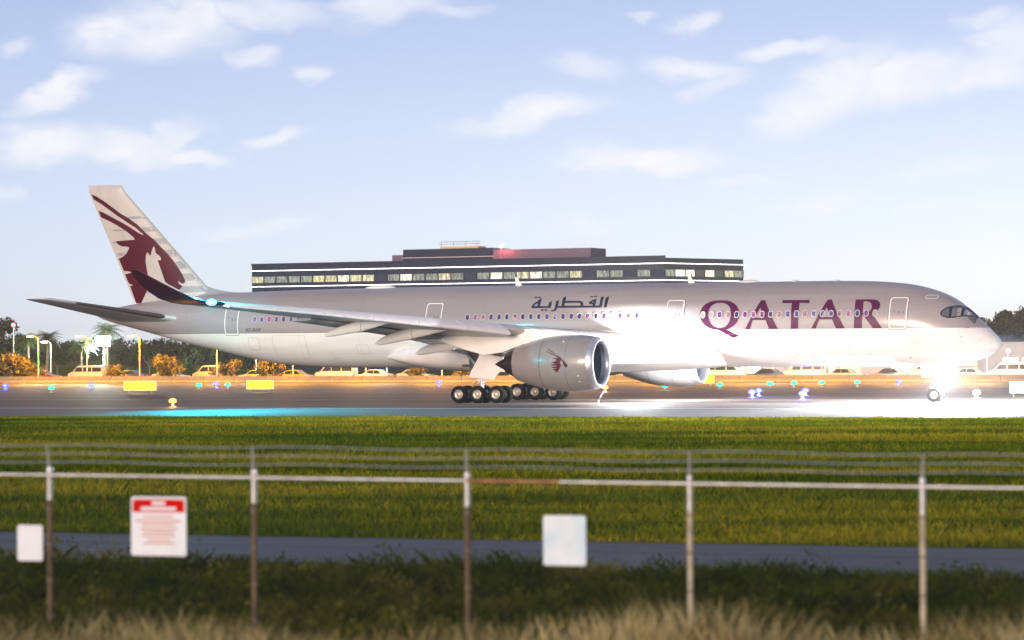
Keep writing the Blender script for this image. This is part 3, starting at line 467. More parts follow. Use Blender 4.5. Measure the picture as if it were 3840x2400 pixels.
# ------------------------------------------------------------------ wings
def airfoil(n=14, tc=.11):
    """(chordwise, height) from the trailing edge over the top to the trailing edge below"""
    x = (1-np.cos(np.linspace(0, PI, n)))/2
    yt = 5*tc*(.2969*np.sqrt(x)-.126*x-.3516*x**2+.2843*x**3-.1030*x**4); cam_ = .018*(1-(2*x-1)**2)
    up = list(zip(x[::-1], (cam_+yt)[::-1])); lo = list(zip(x[1:], (cam_-yt)[1:])); return up + lo
def foil_ring(P, s, sgn):
    """P: y, xle, zle, chord, t/c, twist deg, cant deg"""
    y, xl, zl, c, tc, tw, ca = P; ct, st = math.cos(R(tw)), math.sin(R(tw)); out = []
    for a, h in s(tc):
        dx, dz = a*c*ct + h*c*st, -a*c*st + h*c*ct
        out.append((xl+dx, sgn*(y - dz*math.sin(R(ca))), zl + dz*math.cos(R(ca))))
    return out
def lerp_sec(secs, y):
    ys = [q[0] for q in secs]; return tuple(float(np.interp(y, ys, [q[i] for q in secs])) for i in range(7))
WS = [(1.2, 24.6, 4.20, 14.6, .125, 1.4, 0), (3.1, 26.1, 4.35, 13.0, .125, 1.4, 0), (7.0, 28.75, 4.76, 10.4, .115, 1.4, 0), (10.5, 31.10, 5.16, 8.7, .11, 1.4, 0), (12.0, 32.30, 5.36, 8.0, .105, 1.3, 0),
      (18.0, 36.86, 6.02, 6.2, .10, 1.1, 0), (24.0, 41.38, 6.64, 4.6, .095, .8, 0), (29.0, 45.1, 7.06, 3.25, .09, .3, 3)]
WL = [(29.9, 45.75, 7.15, 2.95, .085, 0, 12), (30.7, 46.5, 7.42, 2.65, .085, 0, 28), (31.3, 47.25, 7.85, 2.3, .085, 0, 45), (31.75, 48.1, 8.35, 1.85, .085, 0, 58), (32.1, 48.95, 8.85, 1.3, .085, 0, 66), (32.37, 49.75, 9.3, .55, .085, 0, 72)]
WINGLET_M = mat('maroon_winglet', (.030, .003, .012), .4)
def wing(sgn):
    full = lambda tc: airfoil(14, tc)
    ys = [1.2, 3.1, 5, 7, 8.8, 10.5, 12, 14, 16, 18, 20, 22, 24, 26, 27.5, 29]
    w = MB().loft([foil_ring(lerp_sec(WS, y), full, sgn) for y in ys]).build('wing', WING_M, PLANE, 45)
    MB().loft([foil_ring(WS[-1], full, sgn)] + [foil_ring(q, full, sgn) for q in WL], cap=(False, True)).build('winglet', WINGLET_M, w, 45)
    # slats: six leading edge segments let down and forward
    def nose(tc):
        a = airfoil(30, tc); return [p for p in a if p[0] <= .165]
    b = np.linspace(12.05, 29.0, 7)
    for y0, y1 in zip(b[:-1], b[1:]):
        rs = []
        for y in np.linspace(y0+.028, y1-.028, 4):
            q = lerp_sec(WS, y); k = q[3]/6.
            r = foil_ring((q[0], q[1]-.32*k-.06, q[2]-.27*k-.03, q[3]*1.02, q[4]*1.10, q[5]-16, q[6]), nose, sgn)
            rs.append(r)
        MB().loft(rs).build('slat', SLAT_M, w, 45)
    # inboard droop nose
    rs = [foil_ring((lambda q: (q[0], q[1]-.05, q[2]-.03, q[3]*1.01, q[4]*1.06, q[5], 0))(lerp_sec(WS, y)), lambda tc: [p for p in airfoil(30, tc) if p[0] <= .10], sgn) for y in np.linspace(3.6, 9.0, 6)]
    MB().loft(rs).build('droop_nose', SLAT_M, w, 45)
    # flaps: lowered a little at the trailing edge
    def tail(tc): return [(1, .002), (.9, .028), (.8, .040), (.74, .030), (.72, .012), (.76, .0), (.88, -.004), (1, -.002)]
    for y0, y1 in ((3.6, 9.9), (10.2, 20.6)):
        rs = []
        for y in np.linspace(y0, y1, 6):
            q = lerp_sec(WS, y); rs.append(foil_ring((q[0], q[1]+.30, q[2]-.018*q[3]-.03, q[3]*.99, q[4], q[5]+1.4, 0), tail, sgn))
        MB().loft(rs).build('flap', WING_M, w, 45)
    # flap track fairings: canoe bodies in two pieces with the joint between
    for y, nose_p, joint_p, tip_p, rad in ((18.5, (37.6, 6.02), (40.25, 5.58), (43.2, 4.92), .36), (14.0, (35.0, 5.55), (38.45, 5.12), (41.5, 4.34), .42), (8.6, (33.6, 4.95), (37.75, 4.40), (40.9, 3.62), .46)):
        def body(p0, p1, r0, r1, mid, name, parent, tipped):
            rs = []
            for k in range(11):
                t = k/10; x = p0[0]+(p1[0]-p0[0])*t; z = p0[1]+(p1[1]-p0[1])*t
                r = (r0+(r1-r0)*t) if not tipped else r0*math.sqrt(max(.0005, 1-t**1.8))
                zz = z + (mid*math.sin(PI*t) if tipped else 0)
                rs.append([(x, sgn*(y+.62*r*math.cos(a*2*PI/16)), zz + 1.05*r*math.sin(a*2*PI/16)) for a in range(16)])
            return MB().loft(rs).build(name, WHITE_M, parent, 50)
        f = body(nose_p, joint_p, .12, rad, 0, 'flap_track_fairing', w, False)
        body((joint_p[0]+.03, joint_p[1]-.005), tip_p, rad*1.01, .02, .06, 'fairing_tail', f if False else w, True)
    # outboard aileron hinge line and landing light glass at the root
    return w
WR = wing(1); WL_ = wing(-1)
NAV_M = mat('green_lens', (.05, .5, .45), .2, emit=(.10, .92, 1), es=6)
MB().revolve([(-.40, .01), (-.34, .11), (-.2, .18), (0, .21), (.2, .16), (.5, .01)], o=(45.62, 29.95, 7.15), n=14).build('navigation_light', NAV_M, WR, 60)
NAVR_M = mat('red_lens', (.5, .03, .02), .2, emit=(1, .06, .03), es=10)
MB().revolve([(-.22, .01), (-.16, .07), (0, .10), (.2, .09), (.42, .01)], o=(45.62, -29.95, 7.15), n=14).build('navigation_light', NAVR_M, WL_, 60)
# belly fairing
XF = [19.8, 21, 23, 26, 30, 36, 41, 43.5, 45.2, 46.3]
fr = []
for X in np.arange(19.8, 46.31, .5):
    hw = float(pchip(XF, [2.2, 2.75, 3.15, 3.42, 3.5, 3.5, 3.45, 3.25, 2.8, 2.05], X)); zb = float(pchip(XF, [2.66, 2.50, 2.36, 2.24, 2.16, 2.16, 2.28, 2.52, 2.85, 3.2], X)); zt = float(pchip(XF, [4.0, 4.3, 4.7, 5.0, 5.1, 5.05, 4.75, 4.45, 4.0, 3.45], X))
    zm = zb+(zt-zb)*.55; q = []
    for k in range(40):
        a = 2*PI*k/40; c, s = math.cos(a), math.sin(a); e = .62
        q.append((float(X), hw*math.copysign(abs(c)**e, c), zm + (zt-zm if s > 0 else zm-zb)*math.copysign(abs(s)**e, s)))
    fr.append(q)
MB().loft(fr).build('belly_fairing', WHITE_M, PLANE, 45)
for sg in (1,):
    MB().loft([[(38.9, 3.46, 2.62), (39.5, 3.44, 2.62), (39.5, 3.46, 2.80), (38.9, 3.48, 2.80)], [(38.9, 3.50, 2.62), (39.5, 3.48, 2.62), (39.5, 3.50, 2.80), (38.9, 3.52, 2.80)]]).build('vent_grille', SEAM_M, PLANE)
    # fillet from wing trailing edge to the fairing
    MB().loft([[(39.0, 2.6, 4.9), (39.0, 3.9, 4.35), (39.0, 3.5, 3.6), (39.0, 2.4, 3.4)], [(41.5, 2.6, 4.95), (41.5, 3.75, 4.30), (41.5, 3.4, 3.6), (41.5, 2.4, 3.4)], [(43.4, 2.6, 4.75), (43.4, 3.20, 4.45), (43.4, 3.1, 3.6), (43.4, 2.4, 3.4)], [(45.4, 2.2, 3.7), (45.4, 2.45, 3.6), (45.4, 2.4, 3.4), (45.4, 2.2, 3.3)]]).build('wing_fillet', WHITE_M, PLANE, 60)

# ------------------------------------------------------------------ tail
def fin_le(z): return 70.54-(16.79-z)*.97
def fin_te(z): return 73.84-(17.09-z)*.47
def fin_half(X, z):
    a, b = fin_le(z), fin_te(z); c = b-a; x = min(max((X-a)/c, 0), 1)
    return c*5*.105*(.2969*math.sqrt(x)-.126*x-.3516*x**2+.2843*x**3-.1030*x**4) + .006
def fin_ring(z, x0, x1, z2=None):
    xs = x0+(x1-x0)*(1-np.cos(np.linspace(0, PI, 15)))/2 if x0 == 0 else np.linspace(x0, x1, 6)
    a, c = fin_le(z), fin_te(z)-fin_le(z)
    return [(a+c*x, fin_half(a+c*x, z), z) for x in xs] + [(a+c*x, -fin_half(a+c*x, z), z) for x in xs[::-1][(1 if x1 == 1 else 0):(-1 if x0 == 0 else None)]]
fz = list(np.linspace(7.2, 16.7, 12))
top = [[(70.4+(p[0]-fin_le(16.7))*.985+.12*t, p[1]*(1-t*t*.9), 16.7+.36*t + .05*t*(p[0]-70.4)/3.2) for p in fin_ring(16.7, 0, .69)] for t in (.35, .7, 1.0)]
FIN = MB().loft([fin_ring(z, 0, .69) for z in fz] + top).build('fin', FINP_M, PLANE, 50)
topr = [[(70.4+(p[0]-fin_le(16.7))*.985+.12*t, p[1]*(1-t*t*.9), 16.7+.36*t + .05*t*(p[0]-70.4)/3.2) for p in fin_ring(16.7, .6945, 1)] for t in (.35, .7, 1.0)]
MB().loft([fin_ring(z, .6945, 1) for z in [7.75]+fz[1:]] + topr).build('rudder', FINP_M, PLANE, 50)
# dorsal fillet
df = []
for X in np.linspace(59.0, 63.4, 9):
    t = (X-59.0)/4.4; zb = section(X)[0]-.12; zt = section(X)[0] + .95*t**2.6; w = .05+.22*t
    df.append([(X, -w*1.6, zb), (X, -w*.5, zb+(zt-zb)*.7), (X, 0, zt), (X, w*.5, zb+(zt-zb)*.7), (X, w*1.6, zb)])
MB().loft(df, closed=False, cap=(False, False)).build('dorsal_fillet', GREY_M, PLANE, 60)
decal('antelope_emblem', DEC['FM'], lambda x, z: (min(max(x, fin_le(z)+.07), fin_te(z)-.02), fin_half(x, z)+.016, z), MAROON, FIN, grid=.4)
for c in DEC['FG']: decal('tail_stripe', [c], lambda x, z: (min(max(x, fin_le(z)+.07), fin_te(z)-.02), fin_half(x, z)+.008, z), STRIPE, FIN, grid=.4)
HS = [(1.0, 63.6, 6.25, 6.6, .10, 0, 0), (1.9, 64.4, 6.42, 6.1, .10, 0, 0), (9.0, 70.85, 7.86, 2.6, .09, 0, 0), (9.38, 71.6, 7.95, 1.9, .06, 0, 0)]
for sgn in (1, -1):
    h = MB().loft([foil_ring(lerp_sec(HS, y), lambda tc: airfoil(12, tc), sgn) for y in (1.0, 1.9, 4, 6, 8, 9.0, 9.25, 9.38)]).build('tailplane', WING_M, PLANE, 45)
    MB().loft([foil_ring((lambda q: (q[0], q[1]-.015, q[2], q[3]*1.004, q[4]*1.04, q[5], 0))(lerp_sec(HS, y)), lambda tc: [p for p in airfoil(30, tc) if p[0] <= .09], sgn) for y in np.linspace(2.7, 7.9, 5)]).build('leading_edge', mat('dark_leading_edge', (.12, .10, .10), .4, metal=.4), h, 45)
    MB().loft([foil_ring((lambda q: (q[0], q[1]-.012, q[2], q[3]*1.004, q[4]*1.04, q[5], 0))(lerp_sec(HS, y)), lambda tc: [p for p in airfoil(30, tc) if p[0] <= .12], sgn) for y in np.linspace(1.9, 2.66, 3)]).build('root_cuff', WHITE_M, h, 45)
MB().revolve([(0, .16), (.02, .17), (.18, .15), (.2, .12), (-.1, .10)], o=(72.55, 0, 6.74), n=20).build('auxiliary_exhaust', CONE_M, PLANE, 40)

# ------------------------------------------------------------------ engines
EX, EY, EZ = 25.65, 10.5, 2.92
OUT = [(.50, 1.855), (.75, 1.90), (1.1, 1.94), (1.8, 1.972), (2.6, 1.968), (3.4, 1.915), (4.3, 1.775), (5.2, 1.545), (5.9, 1.33), (6.35, 1.19)]
LIP = [(.62, 1.468), (.35, 1.472), (.18, 1.495), (.07, 1.54), (.015, 1.59), (0, 1.63), (.02, 1.675), (.08, 1.73), (.2, 1.785), (.35, 1.825), (.495, 1.853)]
oxs, ors = zip(*OUT)
def nac_r(x): return float(pchip(oxs, ors, x))
for sgn in (1, -1):
    o = (EX, sgn*EY, EZ)
    nac = MB().revolve([(x, nac_r(x)) for x in np.linspace(.50, 6.35, 30)] + [(6.33, 1.15), (5.2, 1.40)], o=o, n=72).build('engine_nacelle', NAC_M, PLANE, 40)
    MB().revolve(LIP, o=o, n=72).build('inlet_lip', LIP_M, nac, 40)
    MB().revolve([(.62, 1.468), (1.0, 1.475), (1.45, 1.50), (1.7, 1.50)], o=o, n=64).build('inlet_duct', DUCT_M, nac, 40)
    fan = MB().add([(o[0]+1.75, o[1]+1.5*math.cos(a), o[2]+1.5*math.sin(a)) for a in np.linspace(0, 2*PI, 49)[:-1]], [tuple(range(48))])
    for k in range(22):
        a = 2*PI*k/22; row = []
        for j in range(6):
            r = .45+1.04*j/5; tw = .55+.35*j/5; w = .16+.10*j/5; a2 = a+.20*(j/5)**2
            for s_ in (-1, 1):
                da = s_*w*math.sin(tw)/r; row.append((o[0]+1.5+s_*w*math.cos(tw), o[1]+r*math.cos(a2+da), o[2]+r*math.sin(a2+da)))
        fan.add(row, [(2*j, 2*j+1, 2*j+3, 2*j+2) for j in range(5)])
    fan.build('fan', FAN_M, nac)
    MB().revolve([(1.05, .01), (1.12, .12), (1.3, .28), (1.5, .40), (1.62, .46)], o=o, n=32).build('spinner', FAN_M, nac, 50)
    MB().revolve([(5.4, 1.18), (6.0, 1.10), (6.5, .98), (7.0, .80), (7.15, .74), (7.1, .68)], o=o, n=48).build('core_cowl', CONE_M, nac, 40)
    MB().revolve([(6.6, .62), (7.0, .55), (7.4, .40), (7.8, .20), (8.1, .02)], o=(o[0], o[1], o[2]-.06), n=40).build('exhaust_cone', CONE_M, nac, 50)
    for x, w in ((2.02, .012), (4.0, .02)):
        MB().revolve([(x-w, nac_r(x-w)+.004), (x+w, nac_r(x+w)+.004)], o=o, n=72).build('cowl_joint', SEAM_M, nac)
    # small strake and latch details on the cowl
    a = R(48)
    if sgn == 1:
        def on_nac(x, z, off=.006):
            r = nac_r(x-EX)+off; return (x, EY+math.sqrt(max(0, r*r-(z-EZ)**2)), z)
        decal('cowl_emblem', DEC['NM'], lambda x, z: on_nac(x, z, .010), MAROON, nac, grid=.2)
        for c in DEC['NG']: decal('cowl_stripe', [c], lambda x, z: on_nac(x, z, .006), STRIPE, nac, grid=.2)
        for x, z in ((28.0, 4.42), (26.75, 2.05), (26.75, 1.65)):
            decal('cowl_latch', [[(x+q*.5, z+w*.4) for q, w in oval(.13, .13, 12, 1)]], on_nac, RIM_M, nac)
    # pylon
    rs = []
    for X, zb, zt, w in ((26.9, 4.70, 4.86, .06), (27.8, 4.72, 5.10, .20), (29.5, 4.60, 5.24, .30), (31.5, 4.25, 5.34, .33), (33.0, 3.72, 5.22, .32), (34.5, 3.52, 5.12, .28), (36.0, 3.9, 5.02, .22), (38.0, 4.55, 4.95, .06)):
        rs.append([(X, sgn*(EY-w), zb), (X, sgn*(EY+w), zb), (X, sgn*(EY+w), (zb+zt)/2), (X, sgn*(EY+w*.8), zt), (X, sgn*(EY-w*.8), zt), (X, sgn*(EY-w), (zb+zt)/2)])
    MB().loft(rs).build('pylon', WHITE_M, PLANE, 40)

# ------------------------------------------------------------------ landing gear
def wheel_mesh(r, w, name):
    m = MB()
    m.revolve([(-w*.5, r*.55), (-w*.5, r*.80), (-w*.44, r*.93), (-w*.3, r*.985), (0, r), (w*.3, r*.985), (w*.44, r*.93), (w*.5, r*.80), (w*.5, r*.55)], axis='Y', n=40)
    for s in (-1, 1):
        m.revolve([(s*w*.5, r*.55), (s*w*.52, r*.50), (s*w*.40, r*.46), (s*w*.34, r*.34), (s*w*.36, r*.22), (s*w*.50, r*.20), (s*w*.54, r*.12), (s*w*.54, .001)], axis='Y', n=32, mi=1)
        for k in range(9):
            a = 2*PI*k/9; c, q = r*.40*math.cos(a), r*.40*math.sin(a); m.box((c-.025, min(s*w*.36, s*w*.42), q-.025), (c+.025, max(s*w*.36, s*w*.42), q+.025), 1)
    return m.mesh(name, [BLACK, HUB_M], 35)
WHEEL = wheel_mesh(.635, .50, 'wheel'); NWHEEL = wheel_mesh(.53, .38, 'nose_wheel')
MX = 37.07
for sgn in (1, -1):
    y0 = sgn*5.365
    g = MB().tube([(MX-.15, y0, 4.6), (MX-.05, y0, 2.6), (MX, y0, 1.75)], [.26, .25, .24], 18).tube([(MX, y0, 1.8), (MX, y0, .72)], .165, 16)
    g.tube([(MX-2.2, sgn*4.6, 3.6), (MX-.1, y0, 2.1)], .10, 10).tube([(MX+1.6, sgn*4.7, 3.7), (MX+.05, y0, 2.2)], .09, 10).tube([(MX, sgn*3.4, 3.5), (MX, y0-sgn*.15, 2.4)], .10, 10)
    g.tube([(MX+.30, y0, 1.78), (MX+.62, y0, 1.28), (MX+.28, y0, .82)], .06, 8).box((MX-.3, y0-.22, 1.6), (MX+.32, y0+.22, 1.86))
    gear = g.build('main_landing_gear', STEEL, PLANE, 40)
    b = MB().tube([(MX-1.62, y0, .66), (MX-.5, y0, .72), (MX, y0, .80), (MX+.5, y0, .72), (MX+1.62, y0, .66)], [.12, .15, .2, .15, .12], 12)
    for k in (-1, 0, 1): b.tube([(MX+k*1.47, y0-.62, .635), (MX+k*1.47, y0+.62, .635)], .085, 10)
    b.tube([(MX-1.3, y0+sgn*.12, .95), (MX-.15, y0+sgn*.1, 1.42)], .05, 8).tube([(MX+.9, y0+sgn*.12, .92), (MX+.2, y0+sgn*.1, 1.3)], .04, 8)
    b.build('bogie_beam', STEEL, gear, 40)
    for k in (-1, 0, 1):
        for q in (-1, 1):
            w = link(bpy.data.objects.new('wheel', WHEEL), gear); w.location = (MX+k*1.47, y0+q*.70, .635); w.rotation_euler = (0, random.uniform(0, 6), 0)
    poly = [(36.79,3.69),(36.32,3.74),(35.91,3.5),(34.97,3.35),(34.69,2.26),(35.29,2.28),(35.6,2.02),(35.87,1.69),(36.96,1.83),(37.8,1.88),(37.59,2.31),(36.9,3.31)]
    yd = 6.05
    MB().loft([[(x, sgn*(yd+.18*(z-2)), z) for x, z in poly], [(x, sgn*(yd+.18*(z-2)+.05), z) for x, z in poly]]).build('gear_door', WHITE_M, gear)
    MB().loft([[(36.0, sgn*3.42, 2.5), (38.9, sgn*3.42, 2.5), (38.5, sgn*4.6, 4.0), (36.4, sgn*4.6, 4.0)], [(36.0, sgn*3.46, 2.46), (38.9, sgn*3.46, 2.46), (38.5, sgn*4.64, 3.96), (36.4, sgn*4.64, 3.96)]]).build('bay_panel', mat('gear_bay', (.12, .11, .10), .7), gear)
NXG = 4.75
ng = MB().tube([(NXG-.2, 0, 3.0), (NXG-.05, 0, 1.5), (NXG, 0, .53)], [.16, .14, .10], 14).tube([(NXG, -.42, .53), (NXG, .42, .53)], .07, 10).tube([(NXG-1.6, 0, 2.7), (NXG-.08, 0, 1.55)], .07, 8).tube([(NXG+.18, 0, 1.5), (NXG+.42, 0, 1.05), (NXG+.12, 0, .65)], .045, 8).tube([(NXG-.12, -.5, 1.75), (NXG-.12, .5, 1.75)], .05, 8).build('nose_landing_gear', STEEL, PLANE, 40)
for q in (-1, 1):
    w = link(bpy.data.objects.new('wheel', NWHEEL), ng); w.location = (NXG, q*.30, .53)
    MB().loft([[(NXG-1.4, q*.55, 2.62), (NXG+.9, q*.55, 2.62), (NXG+.8, q*.75, 1.75), (NXG-1.3, q*.75, 1.75)], [(NXG-1.4, q*.58, 2.62), (NXG+.9, q*.58, 2.62), (NXG+.8, q*.78, 1.75), (NXG-1.3, q*.78, 1.75)]]).build('gear_door', WHITE_M, ng)
LAND_M = mat('landing_lamp_glass', (.8, .85, .9), .1, emit=(.93, .95, 1), es=60)
for y, z in ((-.42, 1.75), (.42, 1.75), (0, 2.05)):
    hsg = MB().revolve([(.02, .17), (.0, .20), (.10, .19), (.24, .10), (.26, .01)], o=(NXG-.38, y, z), n=24).build('landing_lamp', STEEL, ng, 40)
    MB().revolve([(.0, .001), (.01, .08), (.03, .17)], o=(NXG-.40, y, z), n=24).build('lamp_lens', LAND_M, ng, 60)
for sgn in (1, -1):
    MB().revolve([(0, .001), (.02, .10), (.06, .20), (.14, .26)], o=(26.05, sgn*3.42, 4.12), n=24).build('root_lamp_lens', LAND_M, PLANE, 60)

lamp('nose_gear_lamp', (NXG-.62, 0, 1.62), 260000, (.95, .97, 1), PLANE, .2)
lamp('nose_gear_beam', (NXG-.62, 0, 1.8), 30000, (.95, .97, 1), PLANE, .2, 75, (-1, 0, -.14), .7)
for sgn in (1, -1):
    lamp('root_lamp', (25.6, sgn*4.3, 4.1), 9500, (.95, .97, 1), PLANE, .15)
    lamp('root_beam', (25.7, sgn*3.85, 4.15), 20000, (.95, .97, 1), PLANE, .15, 60, (-1, sgn*.12, -.12), .8)
lamp('navigation_glow', (46.4, 30.4, 7.62), 6500, (.02, .85, 1), PLANE, .08)
lamp('navigation_beam', (45.9, 30.6, 6.9), 24000, (.02, .80, 1), PLANE, .08, 136, (-.45, .12, -1), .9)
lamp('tail_tint_spot', (46.6, 30.2, 7.75), 16000, (.02, .85, 1), PLANE, .08, 20, (14.2, -27.5, -.2), 1)  # added spot: tints the rear fuselage cyan, standing in for the wing-tip glare
lamp('turnoff_beam', (NXG-.9, 1.05, 1.85), 110000, (.95, .97, 1), PLANE, .15, 76, (-.23, 1, -.02), .9)

# ------------------------------------------------------------------ background: barrier, lamps, parked cars, office block, trees
CONCRETE = mat('barrier_concrete', (.15, .135, .11), .85, noise=.15, nscale=1.5)
POLE_M = mat('galvanised_pole', (.30, .31, .32), .45, metal=.6)
e21 = Vector((math.cos(R(21)), -math.sin(R(21)), 0)); n21 = Vector((math.sin(R(21)), math.cos(R(21)), 0))
def along(base, s, t=0, z=0): return Vector(base) + e21*s + n21*t + Vector((0, 0, z))
BAR0 = Vector((0, 309.5, 0))
def at_u(u, base=BAR0, t=0, e=e21, n=n21):
    """point on a line parallel to the barrier seen in direction u = x/y"""
    b = base + n*t; s = (u*b.y - b.x)/(e.x - u*e.y); return b + e*s
ORD = ['leftmost', 'second', 'third', 'fourth', 'fifth', 'sixth', 'seventh', 'eighth', 'ninth', 'tenth', 'eleventh', 'twelfth', 'thirteenth', 'fourteenth', 'fifteenth', 'sixteenth', 'seventeenth', 'eighteenth', 'nineteenth', 'twentieth', 'twenty-first', 'twenty-second']
def nth(i, what): return ('leftmost ' + what) if i == 0 else f'{what}, {ORD[i]} from the left'
# concrete barrier of separate blocks
bar = empty('concrete_barrier', tuple(BAR0), -R(21)); tag(bar, 'low concrete barrier lit orange along the far edge of the airfield', 'barrier')
blk = MB().loft([[(-1.98, -.28, 0), (-1.98, .28, 0), (-1.98, .28, .12), (-1.98, .13, .34), (-1.98, .10, .82), (-1.98, -.10, .82), (-1.98, -.13, .34), (-1.98, -.28, .12)], [(1.98, -.28, 0), (1.98, .28, 0), (1.98, .28, .12), (1.98, .13, .34), (1.98, .10, .82), (1.98, -.10, .82), (1.98, -.13, .34), (1.98, -.28, .12)]]).mesh('barrier_block', CONCRETE)
for k in range(-22, 22):
    o = link(bpy.data.objects.new('barrier_block', blk), bar); o.location = (k*4.0, 0, 0); o.rotation_euler = (0, 0, R(random.uniform(-.3, .3)))
# sodium street lamps
SOD_M = mat('sodium_lens', (.9, .6, .2), .3, emit=(1, .52, .08), es=30)
def street_lamp(p, h, lens, col, power, label, group, reach=1.2, name='street_lamp', rad=.25):
    e = empty(name, tuple(p), -R(21)); tag(e, label, 'street lamp', group)
    MB().tube([(0, 0, 0), (0, 0, h-.3)], [.10, .06], 10).revolve([(0, .16), (.25, .16), (.3, .10)], axis='Z', n=12).build('pole', POLE_M, e, 40)
    MB().tube([(0, 0, h-.35), (0, -reach*.4, h-.05), (0, -reach, h)], [.05, .045, .04], 8).build('arm', POLE_M, e, 40)
    MB().loft([[(-.13, -reach-.02, h-.06), (.13, -reach-.02, h-.06), (.13, -reach-.02, h+.07), (-.13, -reach-.02, h+.07)], [(-.17, -reach-.35, h-.06), (.17, -reach-.35, h-.06), (.14, -reach-.35, h+.12), (-.14, -reach-.35, h+.12)], [(-.08, -reach-.72, h-.05), (.08, -reach-.72, h-.05), (.08, -reach-.72, h+.04), (-.08, -reach-.72, h+.04)]]).build('lamp_head', POLE_M, e, 30)
    MB().box((-rad, -reach-.62-rad*.3, h-.17), (rad, -reach-.12, h-.065)).build('lens', lens, e)
    lamp('lamp_glow', (0, -reach-.4, h-.45), power, col, e, .2)
    return e
SODU = [-.1685, -.1512, -.1325, -.105, -.078, -.052, -.025, .0, .027, .055, .083, .11, .138, .165]
for i, u in enumerate(SODU):
    street_lamp(at_u(u, t=.6), 5.6, SOD_M, (1, .40, .012), 8500, nth(i, 'orange sodium street lamp behind the concrete barrier'), 'sodium lamps along the barrier', reach=1.5)
FLOOD_M = mat('floodlight_lens', (.9, 1, .9), .2, emit=(.88, 1, .86), es=90)
# tall floodlight mast
fm = empty('floodlight_mast', tuple(at_u((390-1920)/10544.7, t=36)), -R(21)); tag(fm, 'tall mast with a glaring white floodlight among the trees at left', 'floodlight')
MB().tube([(0, 0, 0), (0, 0, 5.6)], [.18, .10], 12).revolve([(0, .28), (.3, .28), (.35, .18)], axis='Z', n=12).build('pole', POLE_M, fm, 40)
for q in (5.5, 4.82): MB().tube([(-1.0, .12, q), (1.0, .12, q)], .06, 8).build('crossbar', POLE_M, fm, 40)
for x, q in [(a_, b_) for a_ in (-.78, 0, .78) for b_ in (0, -.68)]:
    MB().loft([[(x-.30, -.30, 5.10+q), (x+.30, -.30, 5.10+q), (x+.30, -.22, 5.62+q), (x-.30, -.22, 5.62+q)], [(x-.18, .05, 5.25+q), (x+.18, .05, 5.25+q), (x+.18, .10, 5.55+q), (x-.18, .10, 5.55+q)]]).build('floodlight_head', POLE_M, fm)
    MB().add([(x-.28, -.312, 5.12+q), (x+.28, -.312, 5.12+q), (x+.28, -.236, 5.60+q), (x-.28, -.236, 5.60+q)], [(0, 1, 2, 3)]).build('floodlight_lens', FLOOD_M, fm)
lamp('floodlight_glow', (0, -.9, 5.3), 60000, (.82, 1, .80), fm, .35)
WHITE_LENS = mat('white_lamp_lens', (.95, 1, .95), .2, emit=(.95, 1, .9), es=30)
for i, (u, lab) in enumerate((((190-1920)/10544.7, 'white street lamp among palms at the far left'), ((960-1920)/10544.7, 'white street lamp over the parked cars under the tail'), ((1450-1920)/10544.7, 'white street lamp over the parked cars under the wing'), ((2150-1920)/10544.7, 'white street lamp behind the far engine'), ((2900-1920)/10544.7, 'white street lamp beyond the forward belly'), ((3700-1920)/10544.7, 'white street lamp right of the nose gear'))):
    street_lamp(at_u(u, t=15), 5.0, WHITE_LENS, (.92, 1, .86), 4500, lab, 'white street lamps over the car park')

# parked cars
TYRE_M = mat('car_tyre', (.015, .015, .015), .8); CARGLASS = mat('car_glass', (.02, .025, .03), .08, coat=.5)
TAILM = mat('tail_lamp', (.5, .02, .02), .2, emit=(1, .05, .03), es=3); HEADM = mat('head_lamp', (.8, .8, .75), .1, emit=(1, .95, .8), es=1.5)
CARW = MB().revolve([(-.10, .20), (-.11, .30), (0, .325), (.11, .30), (.10, .20), (.07, .10), (.07, .001)], axis='Y', n=20).mesh('wheel', [TYRE_M], 40)
def car_meshes(van):
    if van: prof = [(-2.4, .35), (-2.45, .9), (-2.3, 1.1), (-1.75, 1.25), (-1.15, 1.9), (-.9, 2.0), (2.2, 2.02), (2.42, 1.85), (2.48, .9), (2.4, .35)]
    else: prof = [(-2.2, .32), (-2.25, .62), (-2.05, .80), (-1.1, .92), (-.45, 1.36), (-.15, 1.44), (.75, 1.44), (1.05, 1.38), (1.65, 1.02), (2.15, .95), (2.22, .70), (2.2, .32)]
    rs = [[(x*(1-.03*abs(k)**2), .86*k*(1 if z < 1.0 else (.97 if van else .80)), z) for x, z in prof] for k in (-1, -.93, 0, .93, 1)]
    rs[0] = [(x*.97, -.80*(1 if z < 1.0 else (.97 if van else .80)), z) for x, z in prof]; rs[-1] = [(x*.97, .80*(1 if z < 1.0 else (.97 if van else .80)), z) for x, z in prof]
    body = MB().loft(rs)
    if van: win = [[(-1.45, 1.30), (-1.05, 1.80), (-.35, 1.80), (-.35, 1.30)], [(-.2, 1.30), (-.2, 1.80), (.9, 1.80), (.9, 1.30)], [(1.05, 1.30), (1.05, 1.80), (2.2, 1.80), (2.25, 1.30)]]
    else: win = [[(-.85, .98), (-.35, 1.34), (.28, 1.36), (.28, .98)], [(.36, .98), (.36, 1.36), (.85, 1.34), (1.25, .99)]]
    gl = [MB().add([(x, s*(.872 if van else (.868 if z < 1.0 else .715)), z) for x, z in w], [tuple(range(len(w)))]).mesh('side_window', CARGLASS) for w in win for s in (-1, 1)]
    return body, gl
CARCOL = [('white', (.75, .75, .73)), ('silver', (.45, .46, .47)), ('yellow', (.65, .42, .03)), ('dark blue', (.03, .05, .12)), ('red', (.35, .02, .02)), ('pale grey', (.6, .6, .58)), ('cream', (.72, .66, .5))]
